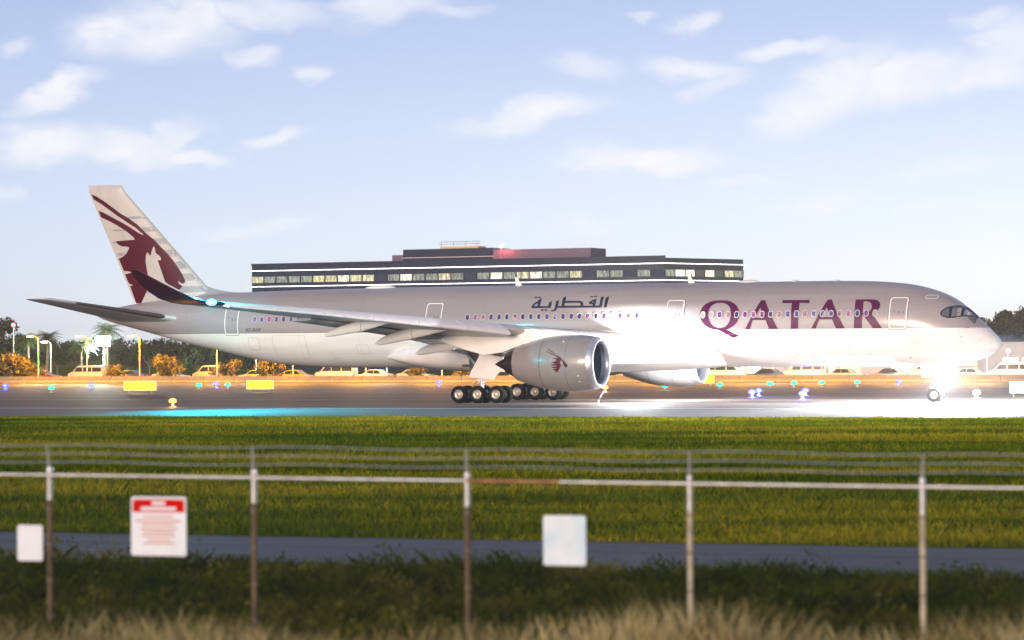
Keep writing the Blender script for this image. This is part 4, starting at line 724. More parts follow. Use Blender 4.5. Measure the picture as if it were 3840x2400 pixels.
CARM = {c: mat('car_paint_' + c.replace(' ', '_'), tuple(x*.6 for x in v), .25, coat=.6) for c, v in CARCOL}
PROTO = {}
def car(p, rz, van, colour, label):
    if van not in PROTO:
        b, g = car_meshes(van); PROTO[van] = (b, g, {})
    b, gme, cache = PROTO[van]
    if colour not in cache: cache[colour] = b.mesh('body', CARM[colour], 35)
    e = empty('parked_van' if van else 'parked_car', tuple(p), rz); tag(e, label, 'van' if van else 'car', 'cars parked beyond the barrier')
    link(bpy.data.objects.new('body', cache[colour]), e); [link(bpy.data.objects.new('side_window', q), e) for q in gme]
    for x in (-1.38, 1.38):
        for y in (-.74, .74):
            w = link(bpy.data.objects.new('wheel', CARW), e); w.location = (x, y, .325)
    for y in (-.6, .6):
        o = link(bpy.data.objects.new('tail_lamp', LAMPME[0]), e); o.location = (2.235 if not van else 2.47, y, .78)
        o = link(bpy.data.objects.new('head_lamp', LAMPME[1]), e); o.location = (-2.20 if not van else -2.42, y, .66)
LAMPME = [MB().box((-.03, -.13, -.07), (.03, .13, .07)).mesh('tail_lamp', TAILM), MB().box((-.03, -.14, -.06), (.03, .14, .06)).mesh('head_lamp', HEADM)]
CARS = [(30, 1, 'white'), (160, 0, 'red'), (330, 1, 'pale grey'), (480, 0, 'dark blue'), (640, 0, 'silver'), (800, 1, 'white'), (960, 0, 'white'), (1110, 0, 'yellow'), (1260, 1, 'pale grey'), (1400, 0, 'white'), (1560, 0, 'silver'), (1990, 1, 'white'), (2380, 0, 'silver'), (2720, 1, 'pale grey'), (2870, 0, 'dark blue'), (3020, 1, 'white'), (3170, 0, 'silver'), (3330, 0, 'dark blue'), (3490, 1, 'pale grey'), (3640, 0, 'white'), (3790, 1, 'white')]
for i, (px, van, colr) in enumerate(CARS):
    car(at_u((px-1920)/10544.7, t=random.uniform(8.2, 9.6)), -R(21)+R(random.uniform(-2, 2))+(PI if i % 3 == 1 else 0), van, colr, f"{colr} {'van' if van else 'car'} parked beyond the barrier, {'leftmost' if i == 0 else ORD[i] + ' from the left'} of the row")

# office block behind the fuselage
FAC = mat('dark_cladding', (.007, .011, .032), .25, coat=.3, noise=.15, nscale=.4)
BGL = mat('building_glass', (.02, .026, .045), .08, coat=.6)
LED = mat('white_light_line', (.9, .9, .95), .3, emit=(.95, .97, 1), es=4)
bld = empty('office_block', (23.4, 430, 0)); tag(bld, 'long dark glass office block with white light lines and lit top floor behind the fuselage', 'building')
A_, B_, C_ = Vector((-66.0, 31.0, 0)), Vector((0, 0, 0)), Vector((13.0, 12.0, 0)); D_ = C_ + (A_-B_); HB = 17.36
def wall_prism(name, foot, z0, z1, m, parent): return MB().loft([[(p[0], p[1], z0) for p in foot], [(p[0], p[1], z1) for p in foot]]).build(name, m, parent)
wall_prism('wall', [A_, B_, C_, D_], 0, HB, FAC, bld)
def facade(P, Q, n, lit, seed):
    rnd = random.Random(seed); d = (Q-P); ln = d.length; d.normalize(); out = Vector((d.y, -d.x, 0)); 
    ang = math.atan2(d.y, d.x)
    for z in (16.52, 13.93, 10.3, 6.7):
        o = MB().box((0, -.10, -.045), (ln, .0, .045)).build('light_line', LED, bld); o.location = P + out*.02 + Vector((0, 0, z)); o.rotation_euler = (0, 0, ang)
    step = ln/n
    for fl, (z0, z1) in enumerate(((14.55, 15.55), (11.2, 12.9), (7.6, 9.3))):
        for k in range(n):
            r = rnd.random()
            kind = (0 if r < .30 else 1 if r < .72 else 2 if r < .86 else 3) if fl == 0 else (3 if r < .8 else 1)
            o = link(bpy.data.objects.new('window', WINM[fl > 0, step > 2.2][kind]), bld); o.location = P + out*.03 + d*(step*(k+.5)) + Vector((0, 0, z0)); o.rotation_euler = (0, 0, ang)
def wmesh(w, h, m):
    b = MB().box((-w/2, -.02, 0), (w/2, .03, h), 0)
    for x in (-w/2, w/2): b.box((x-.05, -.06, -.04), (x+.05, .0, h+.04), 1)
    b.box((-w/2+.05, -.05, -.06), (w/2-.05, .0, .0), 1).box((-w/2+.05, -.05, h), (w/2-.05, .0, h+.06), 1)
    return b.mesh('window', [m, FAC])
def lit_mat(name, col, es):
    m, t, b, K = node_mat(name); oi = K('ShaderNodeObjectInfo'); tc = K('ShaderNodeTexCoord'); mp = K('ShaderNodeMapping'); mp.inputs['Scale'].default_value = (3, 1, .7); t.links.new(tc.outputs['Object'], mp.inputs[0])
    n = K('ShaderNodeTexNoise'); n.noise_dimensions = '4D'; n.inputs['Scale'].default_value = 1.3; w = K('ShaderNodeMath', operation='MULTIPLY'); w.inputs[1].default_value = 50; t.links.new(oi.outputs['Random'], w.inputs[0]); t.links.new(w.outputs[0], n.inputs['W']); t.links.new(mp.outputs[0], n.inputs['Vector'])
    r = K('ShaderNodeMapRange'); r.inputs[1].default_value = .3; r.inputs[2].default_value = .7; r.inputs[3].default_value = .15*es; r.inputs[4].default_value = 1.5*es; t.links.new(n.outputs[0], r.inputs[0])
    b.inputs['Base Color'].default_value = (.03, .035, .05, 1); b.inputs['Roughness'].default_value = .1; b.inputs['Emission Color'].default_value = (*col, 1); t.links.new(r.outputs[0], b.inputs['Emission Strength']); return m
LITS = [lit_mat('lit_window_warm', (1, .90, .52), .85), lit_mat('lit_window_dim', (.80, .85, .62), .42), lit_mat('lit_window_bright', (1, .97, .75), 1.4), BGL]
WINM = {(f, s): [wmesh((2.28 if s else 1.9)*.94, 1.7 if f else 1.0, m) for m in LITS] for f in (False, True) for s in (False, True)}
facade(A_, B_, 32, .6, 3); facade(B_, C_, 8, .4, 5)
dAB = (B_-A_).normalized(); nAB = Vector((-dAB.y, dAB.x, 0))
def roofbox(name, s0, s1, t0, t1, z0, z1, m):
    f = [A_+dAB*s0+nAB*t0, A_+dAB*s1+nAB*t0, A_+dAB*s1+nAB*t1, A_+dAB*s0+nAB*t1]; return wall_prism(name, f, z0, z1, m, bld)
PENT = mat('penthouse_panel', (.085, .06, .11), .5, noise=.1, nscale=.5)
roofbox('parapet', -.1, 73.0, -.06, .22, HB, HB+.35, FAC)
roofbox('plant_room', 24.8, 41.0, 6, 12.5, HB, HB+2.35, FAC); roofbox('plant_room', 41.0, 58.0, 6, 12, HB, HB+2.0, PENT); roofbox('plant_room', 22.6, 24.8, 6.4, 12, HB, HB+1.5, PENT)
roofbox('roof_line', 24.7, 41.1, 5.9, 6.0, HB+.95, HB+1.03, mat('pale_flashing', (.6, .55, .55), .5)); 
for s in (52.0, 57.2): roofbox('roof_edge', s-2.2, s, 5.9, 6.0, HB+.1, HB+.25, bpy.data.materials['pale_flashing'])
roofbox('roof_deck', 31.0, 37.8, 7, 10, HB+2.35, HB+2.72, mat('deck_timber', (.45, .32, .16), .6))
for s in (31.2, 33.4, 35.6, 37.6): MB().tube([A_+dAB*s+nAB*7.1+Vector((0, 0, HB+2.7)), A_+dAB*s+nAB*7.1+Vector((0, 0, HB+3.5))], .05, 6).build('deck_post', POLE_M, bld)
for z in (HB+3.1, HB+3.48): MB().tube([A_+dAB*30.8+nAB*7.1+Vector((0, 0, z)), A_+dAB*38.2+nAB*7.1+Vector((0, 0, z))], .045, 6).build('deck_rail', POLE_M, bld)
REDB = mat('red_beacon', (.8, .1, .1), .3, emit=(1, .10, .12), es=14)
q = A_+dAB*42.6+nAB*5.6
MB().tube([q+Vector((0, 0, HB)), q+Vector((0, 0, HB+2.2))], .05, 6).build('beacon_post', POLE_M, bld)
MB().revolve([(0, .01), (.05, .22), (.4, .25), (.55, .12), (.6, .01)], axis='Z', n=14, o=tuple(q+Vector((0, 0, HB+2.2)))).build('obstruction_light', REDB, bld, 50)
lamp('obstruction_glow', tuple(q+Vector((0, -1.0, HB+2.3))), 900, (1, .12, .12), bld, .2)

# low lit shed at the right, beyond the forward belly
SHED = mat('shed_wall', (.40, .40, .42), .7, noise=.1, nscale=.6)
sh = empty('cargo_shed', tuple(at_u((3000-1920)/10544.7, t=42)), -R(21)); tag(sh, 'low cargo shed with a row of lit openings seen under the forward belly', 'building')
MB().box((-15, 0, 0), (15, 14, 4.6)).build('wall', SHED, sh); MB().loft([[(-15.4, -.5, 4.6), (15.4, -.5, 4.6), (15.4, 14.5, 4.6), (-15.4, 14.5, 4.6)], [(-15.4, 6, 5.6), (15.4, 6, 5.6), (15.4, 8, 5.6), (-15.4, 8, 5.6)]]).build('roof', FAC, sh)
DOOR_L = [mat('lit_bay', (.6, .6, .5), .4, emit=(1, .93, .70), es=1.3), mat('lit_bay_amber', (.6, .5, .3), .4, emit=(1, .66, .22), es=1.0), mat('closed_bay', (.35, .36, .40), .5)]
for k in range(9):
    MB().box((-13.6+k*3.1, -.08, .05), (-13.6+k*3.1+2.4, .02, 3.2)).build('bay_door', DOOR_L[(0, 1, 0, 2, 0, 0, 1, 2, 0)[k]], sh)
sh2 = empty('maintenance_shed', tuple(at_u((3790-1920)/10544.7, t=60)), -R(21)); tag(sh2, 'low grey shed with two lit windows right of the nose', 'building')
MB().box((-9, 0, 0), (12, 10, 4.2)).build('wall', SHED, sh2); MB().loft([[(-9.3, -.4, 4.2), (12.3, -.4, 4.2), (12.3, 10.4, 4.2), (-9.3, 10.4, 4.2)], [(-9.3, 4, 5.0), (12.3, 4, 5.0), (12.3, 6, 5.0), (-9.3, 6, 5.0)]]).build('roof', FAC, sh2)
for x in (-6.5, -1.0, 1.4): MB().box((x, -.07, 1.2), (x+1.9, .02, 2.2)).build('window', DOOR_L[0], sh2)

# trees
BARK = mat('bark', (.10, .075, .055), .9, noise=.3, nscale=4, bump=.4)
def leaf_mat(name, a, b):
    m, t, bs, K = node_mat(name); tc = K('ShaderNodeTexCoord'); n = K('ShaderNodeTexNoise'); n.inputs['Scale'].default_value = .9; n.inputs['Detail'].default_value = 3; t.links.new(tc.outputs['Object'], n.inputs['Vector'])
    x = K('ShaderNodeMix', data_type='RGBA'); x.inputs[6].default_value = (*a, 1); x.inputs[7].default_value = (*b, 1); r = K('ShaderNodeMapRange'); r.inputs[1].default_value = .35; r.inputs[2].default_value = .65; t.links.new(n.outputs[0], r.inputs[0]); t.links.new(r.outputs[0], x.inputs[0]); t.links.new(x.outputs[2], bs.inputs['Base Color'])
    bs.inputs['Roughness'].default_value = .6; bs.inputs['Specular IOR Level'].default_value = .25
    return m
LEAF = [leaf_mat('dark_foliage', (.007, .014, .005), (.018, .028, .009)), leaf_mat('mid_foliage', (.014, .026, .007), (.036, .05, .012)), leaf_mat('olive_foliage', (.018, .024, .007), (.04, .044, .014))]
def leaf_cloud(centres, radii, n, size, rng):
    """leaf-sized quads scattered through clumps"""
    idx = rng.integers(0, len(centres), n); d = rng.normal(size=(n, 3)); d /= np.linalg.norm(d, axis=1)[:, None]
    rr = rng.random(n)**.45; c = np.asarray(centres)[idx] + d*rr[:, None]*np.asarray(radii)[idx][:, None]*np.array([1, 1, .8])
    u = rng.normal(size=(n, 3)); u /= np.linalg.norm(u, axis=1)[:, None]; w = np.cross(u, rng.normal(size=(n, 3))); w /= np.linalg.norm(w, axis=1)[:, None]
    s = size*(.6+.8*rng.random(n))[:, None]
    v = np.stack([c-u*s-w*s*.5, c+u*s-w*s*.35, c+u*s*1.1+w*s*.4, c-u*s*.9+w*s*.5], 1).reshape(-1, 3)
    return v, np.arange(4*n).reshape(-1, 4)
def quad_mesh(name, v, f, m):
    me = bpy.data.meshes.new(name); me.vertices.add(len(v)); me.vertices.foreach_set('co', np.ascontiguousarray(v, dtype=np.float32).ravel())
    k = f.shape[1]; me.loops.add(f.size); me.loops.foreach_set('vertex_index', f.ravel().astype(np.int32)); me.polygons.add(len(f)); me.polygons.foreach_set('loop_start', np.arange(0, f.size, k, dtype=np.int32))
    me.update(calc_edges=True); me.validate(); me.materials.append(m); return me
TREES = []
for s in range(5):
    rng = np.random.default_rng(50+s); hgt = [8.5, 7.5, 9.5, 7, 6][s]; tr = MB(); base = hgt*.30
    tr.tube([(0, 0, 0), (.05, .03, base*.6), (.1, 0, base*1.2), (.05, .1, hgt*.62)], [.26, .20, .15, .06], 9); cs = []; rs_ = []
    for k in range(9):
        a = k*2.4+s; l = hgt*(.26+.12*rng.random()); z0 = base*(.85+.35*rng.random()); e_ = (math.cos(a)*l, math.sin(a)*l, z0+hgt*(.10+.36*rng.random()))
        tr.tube([(.06, .02, z0), (e_[0]*.5, e_[1]*.5, (z0+e_[2])/2+.2), e_], [.10, .07, .03], 6); cs.append(e_); rs_.append(hgt*(.12+.07*rng.random()))
    for k in range(8):
        cs.append((rng.normal()*hgt*.13, rng.normal()*hgt*.13, hgt*(.55+.33*rng.random()))); rs_.append(hgt*(.12+.08*rng.random()))
    v, f = leaf_cloud(cs, rs_, 3400, .20, rng)
    TREES.append((tr.mesh('trunk', BARK, 60), quad_mesh('crown', v, f, LEAF[s % 3])))
SHRUBS = []
SHRUB_LEAF = leaf_mat('shrub_foliage', (.06, .055, .012), (.16, .13, .03))
for s in range(3):
    rng = np.random.default_rng(80+s); cs = [(rng.normal()*.75, rng.normal()*.6, 1.1+rng.random()*1.3) for _ in range(12)] + [(rng.normal()*.8, rng.normal()*.6, .5) for _ in range(5)]
    v, f = leaf_cloud(cs, [.6+.3*rng.random() for _ in cs], 1500, .13, rng); v[:, 2] = np.maximum(v[:, 2], .03)
    st = MB()
    for k in range(5): st.tube([(rng.normal()*.1, rng.normal()*.1, 0), (rng.normal()*.4, rng.normal()*.4, 1.2)], [.05, .02], 6)
    SHRUBS.append((st.mesh('stem', BARK), quad_mesh('foliage', v, f, SHRUB_LEAF)))
PALM = []
for s in range(2):
    rng = np.random.default_rng(95+s); hgt = [6.0, 5.2][s]; tr = MB().tube([(0, 0, 0), (.12, 0, hgt*.4), (.18, .05, hgt*.75), (.2, .05, hgt)], [.24, .18, .16, .20], 10)
    V = []; Fq = []; nb = 0
    for k in range(30):
        az = k*2.399; up = .95-1.35*(k/30); ln = 2.1+.5*rng.random(); c = np.array([.2, .05, hgt]); dirv = np.array([math.cos(az), math.sin(az), 0]); side = np.array([-math.sin(az), math.cos(az), 0])
        pts = [c + dirv*ln*t*math.cos(up*(1-t*.4)) + np.array([0, 0, 1])*(ln*t*math.sin(up) - 1.15*t*t) for t in np.linspace(0, 1, 9)]
        for i in range(1, 9):
            wl = .62*math.sin(PI*min(1, .12+i/9.5)); dn = np.array([0, 0, -.28])
            for sg in (-1, 1):
                for q in (0, .5):
                    p0 = pts[i-1]*(1-q)+pts[i]*q; p1 = p0+(pts[i]-pts[i-1])*.34; tip = p0 + side*sg*wl + dn*wl + (pts[i]-pts[i-1])*.9
                    V += [p0, p1, tip, tip+(pts[i]-pts[i-1])*.08]; Fq.append([nb, nb+1, nb+3, nb+2]); nb += 4
    PALM.append((tr.mesh('trunk', BARK, 60), quad_mesh('crown', np.array(V), np.array(Fq), LEAF[1])))
def plant(name, cat, parts, p, sc, rz, label, group, names):
    e = empty(name, tuple(p), rz); e.scale = (sc, sc, sc*random.uniform(.92, 1.06)); tag(e, label, cat, group)
    for me, n in zip(parts, names): link(bpy.data.objects.new(n, me), e)
U = lambda px: (px-1920)/10544.7
LT = [(-40, 52, 2, .95), (60, 44, 0, .80), (215, 58, 1, .75), (480, 60, 3, .72), (560, 52, 0, .62), (650, 56, 2, .58), (740, 48, 4, .70), (830, 56, 1, .55), (930, 52, 3, .55), (1060, 58, 0, .50)]
for i, (px, t, k, sc) in enumerate(LT): plant('broadleaf_tree', 'tree', TREES[k], at_u(U(px), t=t), sc, i*1.3, nth(i, 'dark broadleaf tree beyond the car park on the tail side'), 'trees behind the tail', ('trunk', 'crown'))
RT = [(3560, 58, 1, .85), (3640, 70, 3, .95), (3700, 74, 2, .75), (3770, 78, 0, 1.0), (3850, 72, 2, .98), (3920, 80, 1, 1.15)]
for i, (px, t, k, sc) in enumerate(RT): plant('broadleaf_tree', 'tree', TREES[k], at_u(U(px), t=t), sc, i*2.1+.4, nth(i, 'dark broadleaf tree beyond the nose'), 'trees beyond the nose', ('trunk', 'crown'))
for i, (px, t, k, sc) in enumerate([(172, 24, 0, .92), (300, 33, 1, .95), (402, 42, 0, 1.05), (110, 36, 1, 1.0)]): plant('palm_tree', 'palm', PALM[k], at_u(U(px), t=t), sc, i*.9, ['short palm beside the white street lamp at the far left', 'palm just left of the glaring floodlight', 'palm right behind the glaring floodlight', 'palm behind the first sodium lamps at the far left'][i], 'palms by the floodlight', ('trunk', 'crown'))
for i, (px, t, k, sc) in enumerate([(20, 2.6, 0, 1.25), (95, 2.9, 2, 1.15), (430, 3.2, 1, .75), (625, 2.6, 0, 1.2), (850, 2.8, 2, 1.0), (1010, 2.6, 1, 1.15), (1560, 2.8, 0, .75), (1730, 2.6, 2, .8)]): plant('shrub', 'shrub', SHRUBS[k], at_u(U(px), t=t), sc, i*.7, nth(i, 'rounded shrub lit orange behind the barrier'), 'shrubs lit by sodium lamps', ('stem', 'foliage'))
rng = np.random.default_rng(5); cs = [(x, 640+rng.normal()*12-.25*x, 2.4+1.9*rng.random()) for x in np.arange(-190, 190, 2.6)]
v, f = leaf_cloud(cs, [2.6+1.4*rng.random() for _ in cs], 26000, .42, rng); v[:, 2] = np.maximum(v[:, 2], 0)
tag(link(bpy.data.objects.new('distant_woods', quad_mesh('distant_woods', v, f, LEAF[0]))), 'dark band of distant woods along the horizon', 'woods', kind='stuff')

# taxiway lights
def taxi_light(p, col, lens, label, group, cname):
    e = empty('taxiway_light', (p[0], p[1], .012)); e.scale = (1.7, 1.7, 1.25); tag(e, label, 'taxiway light', group)
    MB().revolve([(0, .16), (.04, .16), (.06, .07), (.22, .06), (.24, .11)], axis='Z', n=14, cap=(True, True)).build('base', POLE_M, e, 40)
    MB().revolve([(.24, .14), (.32, .17), (.42, .15), (.49, .07), (.50, .005)], axis='Z', n=16).build('lens', lens, e, 60)
    if cname in ('blue', 'amber'): lamp('light_glow', (0, -.32, .40), 160, col, e, .1)
LB = mat('blue_lens', (.1, .1, .5), .2, emit=(.03, .05, 1), es=6); LG = mat('green_glass_lens', (.1, .5, .3), .2, emit=(.01, .95, .30), es=3.2); LA = mat('amber_lens', (.5, .3, .1), .2, emit=(1, .33, .02), es=2.5); LWH = mat('clear_lens', (.8, .8, .8), .2, emit=(.9, .92, 1), es=14)
BLUE = [(-50.9, 282.4), (-42.6, 284.5), (-30.0, 284.9), (-7.4, 284.0), (18.5, 217.3), (19.6, 223.9), (21.6, 209.6), (23.4, 224.5), (37.6, 273.5), (45.4, 252.1)]
BLUE.sort(key=lambda p: p[0]/p[1])
for i, p in enumerate(BLUE): taxi_light(p, (.1, .12, 1), LB, nth(i, 'glowing blue taxiway edge light'), 'blue taxiway edge lights', 'blue')
GREEN = sorted([(-43.0, 262.3), (-30.9, 277.2), (-28.2, 278.8), (13.7, 252.7), (19.0, 257.7), (24.1, 263.1), (26.5, 264.7), (29.3, 266.2), (32.8, 267.4)], key=lambda p: p[0]/p[1])
for i, p in enumerate(GREEN): taxi_light(p, (.02, 1, .35), LG, nth(i, 'glowing green taxiway centreline light'), 'green taxiway lights', 'green')
for p, lab in (((-23.8, 197.0), 'amber taxiway light on the pavement left of the main wheels'), ((8.1, 245.9), 'amber taxiway light just right of the near engine inlet')): taxi_light(p, (1, .4, .05), LA, lab, 'amber taxiway lights', 'amber')
taxi_light((34.7, 210.2), (.9, .92, 1), LWH, 'white taxiway light right of the nose wheel', None, 'white')
# illuminated guidance signs
SGN = mat('yellow_sign_face', (.30, .2, .01), .6, emit=(1, .74, .015), es=2.0)
for (x, y), w, lab in (((-33.7, 254.5), 3.0, 'glowing yellow taxiway sign, leftmost, left of the tail cone'), ((-23.1, 257.3), 2.5, 'glowing yellow taxiway sign under the rear fuselage'), ((18.5, 276.0), 2.6, 'glowing yellow taxiway sign beside the far engine'), ((39.0, 215.6), 1.6, 'glowing yellow taxiway sign at the right edge')):
    e = empty('guidance_sign', (x, y, .012), -R(12)); tag(e, lab, 'airfield sign', 'lit taxiway signs')
    MB().box((-w/2-.05, 0, .28), (w/2+.05, .22, 1.12)).build('cabinet', POLE_M, e)
    MB().box((-w/2, -.03, .32), (w/2, -.002, 1.08)).build('sign_face', SGN, e)
    for q in (-w*.36, w*.36): MB().tube([(q, .11, 0), (q, .11, .28)], .04, 8).build('leg', POLE_M, e)
    lamp('sign_glow', (0, -.8, .6), 60, (1, .8, .1), e, .3)
# red obstruction lamps on poles
for (px, py, t), lab in (((3780, 1316, 12), 'red obstruction lamp on a pole right of the nose'), ((50, 1219, 30), 'red obstruction lamp high on a pole at the left edge')):
    p = at_u(U(px), t=t); hz = H + (1291-(px-1920)*.00628 - py)*p.y/10544.7
    e = empty('obstruction_lamp', tuple(p)); tag(e, lab, 'warning lamp', 'red warning lamps')
    MB().tube([(0, 0, 0), (0, 0, hz-.2)], [.08, .05], 8).build('pole', POLE_M, e, 40)
    MB().revolve([(-.2, .10), (-.1, .24), (.12, .24), (.24, .10), (.26, .005)], axis='Z', n=14, o=(0, 0, hz)).build('lens', REDB, e, 50)

# ------------------------------------------------------------------ vegetation between the runway and the camera
def blades(name, n, dmin, dmax, dens, hmin, hmax, wid, lean, m, keep, seed, half=.29, label=None, cat=None):
    """single grass blades (one triangle each) scattered over a wedge of ground in front of the camera"""
    rng = np.random.default_rng(seed); d = np.sqrt(rng.random(n)*(dmax**2-dmin**2)+dmin**2) if dens else dmin+(dmax-dmin)*rng.random(n)
    u = (rng.random(n)*2-1)*half; x = u*d; k = keep(x, d); x, d = x[k], d[k]; n = len(x)
    clump = rng.random(n)
    patch = .5+.5*np.sin(x*.9+np.sin(d*.35)*2.1)*np.sin(d*.55+np.cos(x*.4)*1.7)
    h = (hmin+(hmax-hmin)*rng.random(n)**1.6)*(.55+.75*patch); a = rng.random(n)*2*PI; w = wid*(.6+.8*rng.random(n))
    l = lean*h*(.3+rng.random(n)); la = rng.random(n)*2*PI
    p = np.stack([x, d, np.zeros(n)], 1); s = np.stack([np.cos(a)*w, np.sin(a)*w, np.zeros(n)], 1)
    mid = p + np.stack([np.cos(la)*l*.35, np.sin(la)*l*.35, h*.6], 1); tip = p + np.stack([np.cos(la)*l, np.sin(la)*l, h], 1)
    v = np.stack([p-s, p+s, mid+s*.7, tip+s*.05, mid-s*.7], 1).reshape(-1, 3)
    f = np.arange(5*n).reshape(-1, 5)
    o = link(bpy.data.objects.new(name, quad_mesh(name, v, f, m))); return tag(o, label, cat, kind='stuff')
def off_line(x, d, c, phi): return (d-c[1])*math.cos(phi) + (x-c[0])*math.sin(phi)
VERGE_M = soil('verge_leaf', (.022, .042, .003), (.058, .075, .006), (.15, .145, .03), .55, (1, 1, 1))
DRY_M = soil('dry_straw', (.24, .19, .075), (.42, .35, .16), (.58, .49, .26), .8, (1, 1, 1))
GRASS2_M = soil('grass_fresh', (.06, .10, .003), (.15, .18, .006), (.34, .29, .016), .16, (.12, 1.4, 1))
blades('grass', 310000, 57, 172, False, .05, .17, .016, .8, GRASS_M, lambda x, d: (off_line(x, d, (-.3, 164.7), AX) < -.1) & (off_line(x, d, (0, 52.6), R(18.4)) > 8.2), 11, label='mown green grass between the runway and the perimeter road', cat='grass')
blades('tall_grass', 80000, 57, 150, False, .10, .30, .014, .9, GRASS2_M, lambda x, d: (off_line(x, d, (-.3, 164.7), AX) < -1) & (off_line(x, d, (0, 52.6), R(18.4)) > 8.3), 12, label='longer yellow green grass tufts in the infield', cat='grass')
blades('verge_grass', 140000, 34.5, 60, False, .10, .42, .014, .9, VERGE_M, lambda x, d: off_line(x, d, (0, 52.6), R(18.4)) < -.1, 13, half=.30, label='dark green weeds between the fence and the road', cat='weeds')
blades('dry_grass', 70000, 29.0, 37.0, False, .25, .90, .010, .55, DRY_M, lambda x, d: d < 36.6-.22*x, 14, half=.31, label='tall dry straw coloured grass in the foreground', cat='grass')
# broad leaves among the weeds
rng = np.random.default_rng(21); cs = []; rs_ = []
for k in range(420):
    d = rng.uniform(37.5, 55); x = rng.uniform(-.24, .24)*d
    if off_line(x, d, (0, 52.6), R(18.4)) < -.5: cs.append((x, d, .10+.22*rng.random())); rs_.append(.22+.28*rng.random())
v, f = leaf_cloud(cs, rs_, 20000, .035, rng); v[:, 2] = np.maximum(v[:, 2], .01)
tag(link(bpy.data.objects.new('verge_shrubs', quad_mesh('verge_shrubs', v, f, VERGE_M))), 'low leafy ground cover on the verge behind the fence', 'ground cover', kind='stuff')

# ------------------------------------------------------------------ chain link fence
GALV = mat('galvanised_steel', (.50, .52, .53), .45, metal=.55, noise=.2, nscale=5)
RUST = mat('weathered_post', (.10, .07, .04), .85, metal=.0, noise=.3, nscale=4)
RAILR = mat('rusty_rail', (.34, .17, .09), .75, metal=.2, noise=.3, nscale=6)
BAND = mat('dull_band', (.16, .14, .11), .7, metal=.2)
WIRE = mat('wire_mesh_steel', (.16, .17, .16), .6, metal=.5)
FY = R(15.5); fence = empty('chain_link_fence', (-.629, 37.75, 0), -FY); tag(fence, 'chain link fence with steel posts and barbed wire in the foreground', 'fence')
SP = 3.05; ZR = lambda s: 2.435 - .0062*s
for k in range(-4, 5):
    s = k*SP; z = ZR(s)
    MB().tube([(s, .045, -.3), (s, .045, z-.35)], .040, 14).build('post', RUST if k not in (1, 2) else mat('pale_post', (.40, .36, .27), .8, metal=0, noise=.25, nscale=4), fence, 40)
    MB().tube([(s, .045, z-.35), (s, .045, z+.02)], .0405, 14).revolve([(0, .041), (.04, .046), (.09, .040), (.11, .01)], axis='Z', n=14, o=(s, .045, z+.02)).build('post_cap', GALV, fence, 40)
    MB().tube([(s, .045, z+.05), (s+.03, -.10, z+.42)], [.022, .014], 8).build('barb_arm', GALV, fence, 40)
    for q in (.5, 1.0, 1.5, 2.0): MB().revolve([(-.015, .043), (-.015, .048), (.015, .048), (.015, .043)], axis='Z', n=14, o=(s, .045, q)).build('tension_band', BAND, fence)
for k in range(-4, 4):
    s0, s1 = k*SP, (k+1)*SP
    if k == 0:
        MB().tube([(s0, 0, ZR(s0)), (s0+1.30, 0, ZR(s0+1.3))], .022, 10).build('top_rail', RAILR, fence, 40); s0 += 1.30
    MB().tube([(s0, 0, ZR(s0)), (s1, 0, ZR(s1))], .022, 10).build('top_rail', GALV, fence, 40)
for j in range(3):
    t = (j+1)/3
    pts = [(s, .045-.145*t, ZR(s)+.06+.36*t + .012*math.sin(s*2.06)) for s in np.linspace(-4*SP, 4*SP, 90)]
    w = MB().tube(pts, .0065, 4)
    for s in np.arange(-4*SP, 4*SP, .13):
        y, z = .045-.145*t, ZR(s)+.06+.36*t + .012*math.sin(s*2.06)
        w.add([(s, y-.016, z-.014), (s+.006, y, z), (s, y+.016, z+.014), (s-.006, y, z)], [(0, 1, 2, 3)]); w.add([(s+.02, y+.014, z-.016), (s+.026, y, z), (s+.02, y-.014, z+.016), (s+.014, y, z)], [(0, 1, 2, 3)])
    w.build('barbed_wire', GALV, fence)
# woven mesh: zigzag wires
P0 = .056; nz_ = int(8*SP/P0); V = []; Fq = []; nb = 0
for i in range(nz_):
    s = -4*SP + i*P0; zt = ZR(s)-.02; m_ = int(zt/(P0*.5))
    zz = np.arange(m_+1)*P0*.5; xx = s + np.where((np.arange(m_+1) % 2) == 0, 0, P0)*1.0
    r = .0019
    for off_ in ((r, 0), (-r*.5, r), (-r*.5, -r)):
        V.append(np.stack([xx+off_[0], np.full(m_+1, .002*(1 if i % 2 else -1)+off_[1]), zz], 1))
    n_ = m_+1
    for a in range(3):
        b = (a+1) % 3; k = np.arange(m_)
        Fq.append(np.stack([nb+a*n_+k, nb+b*n_+k, nb+b*n_+k+1, nb+a*n_+k+1], 1))
    nb += 3*n_
o = link(bpy.data.objects.new('wire_mesh', quad_mesh('wire_mesh', np.concatenate(V), np.concatenate(Fq), WIRE)), fence); tag(o, kind='stuff')

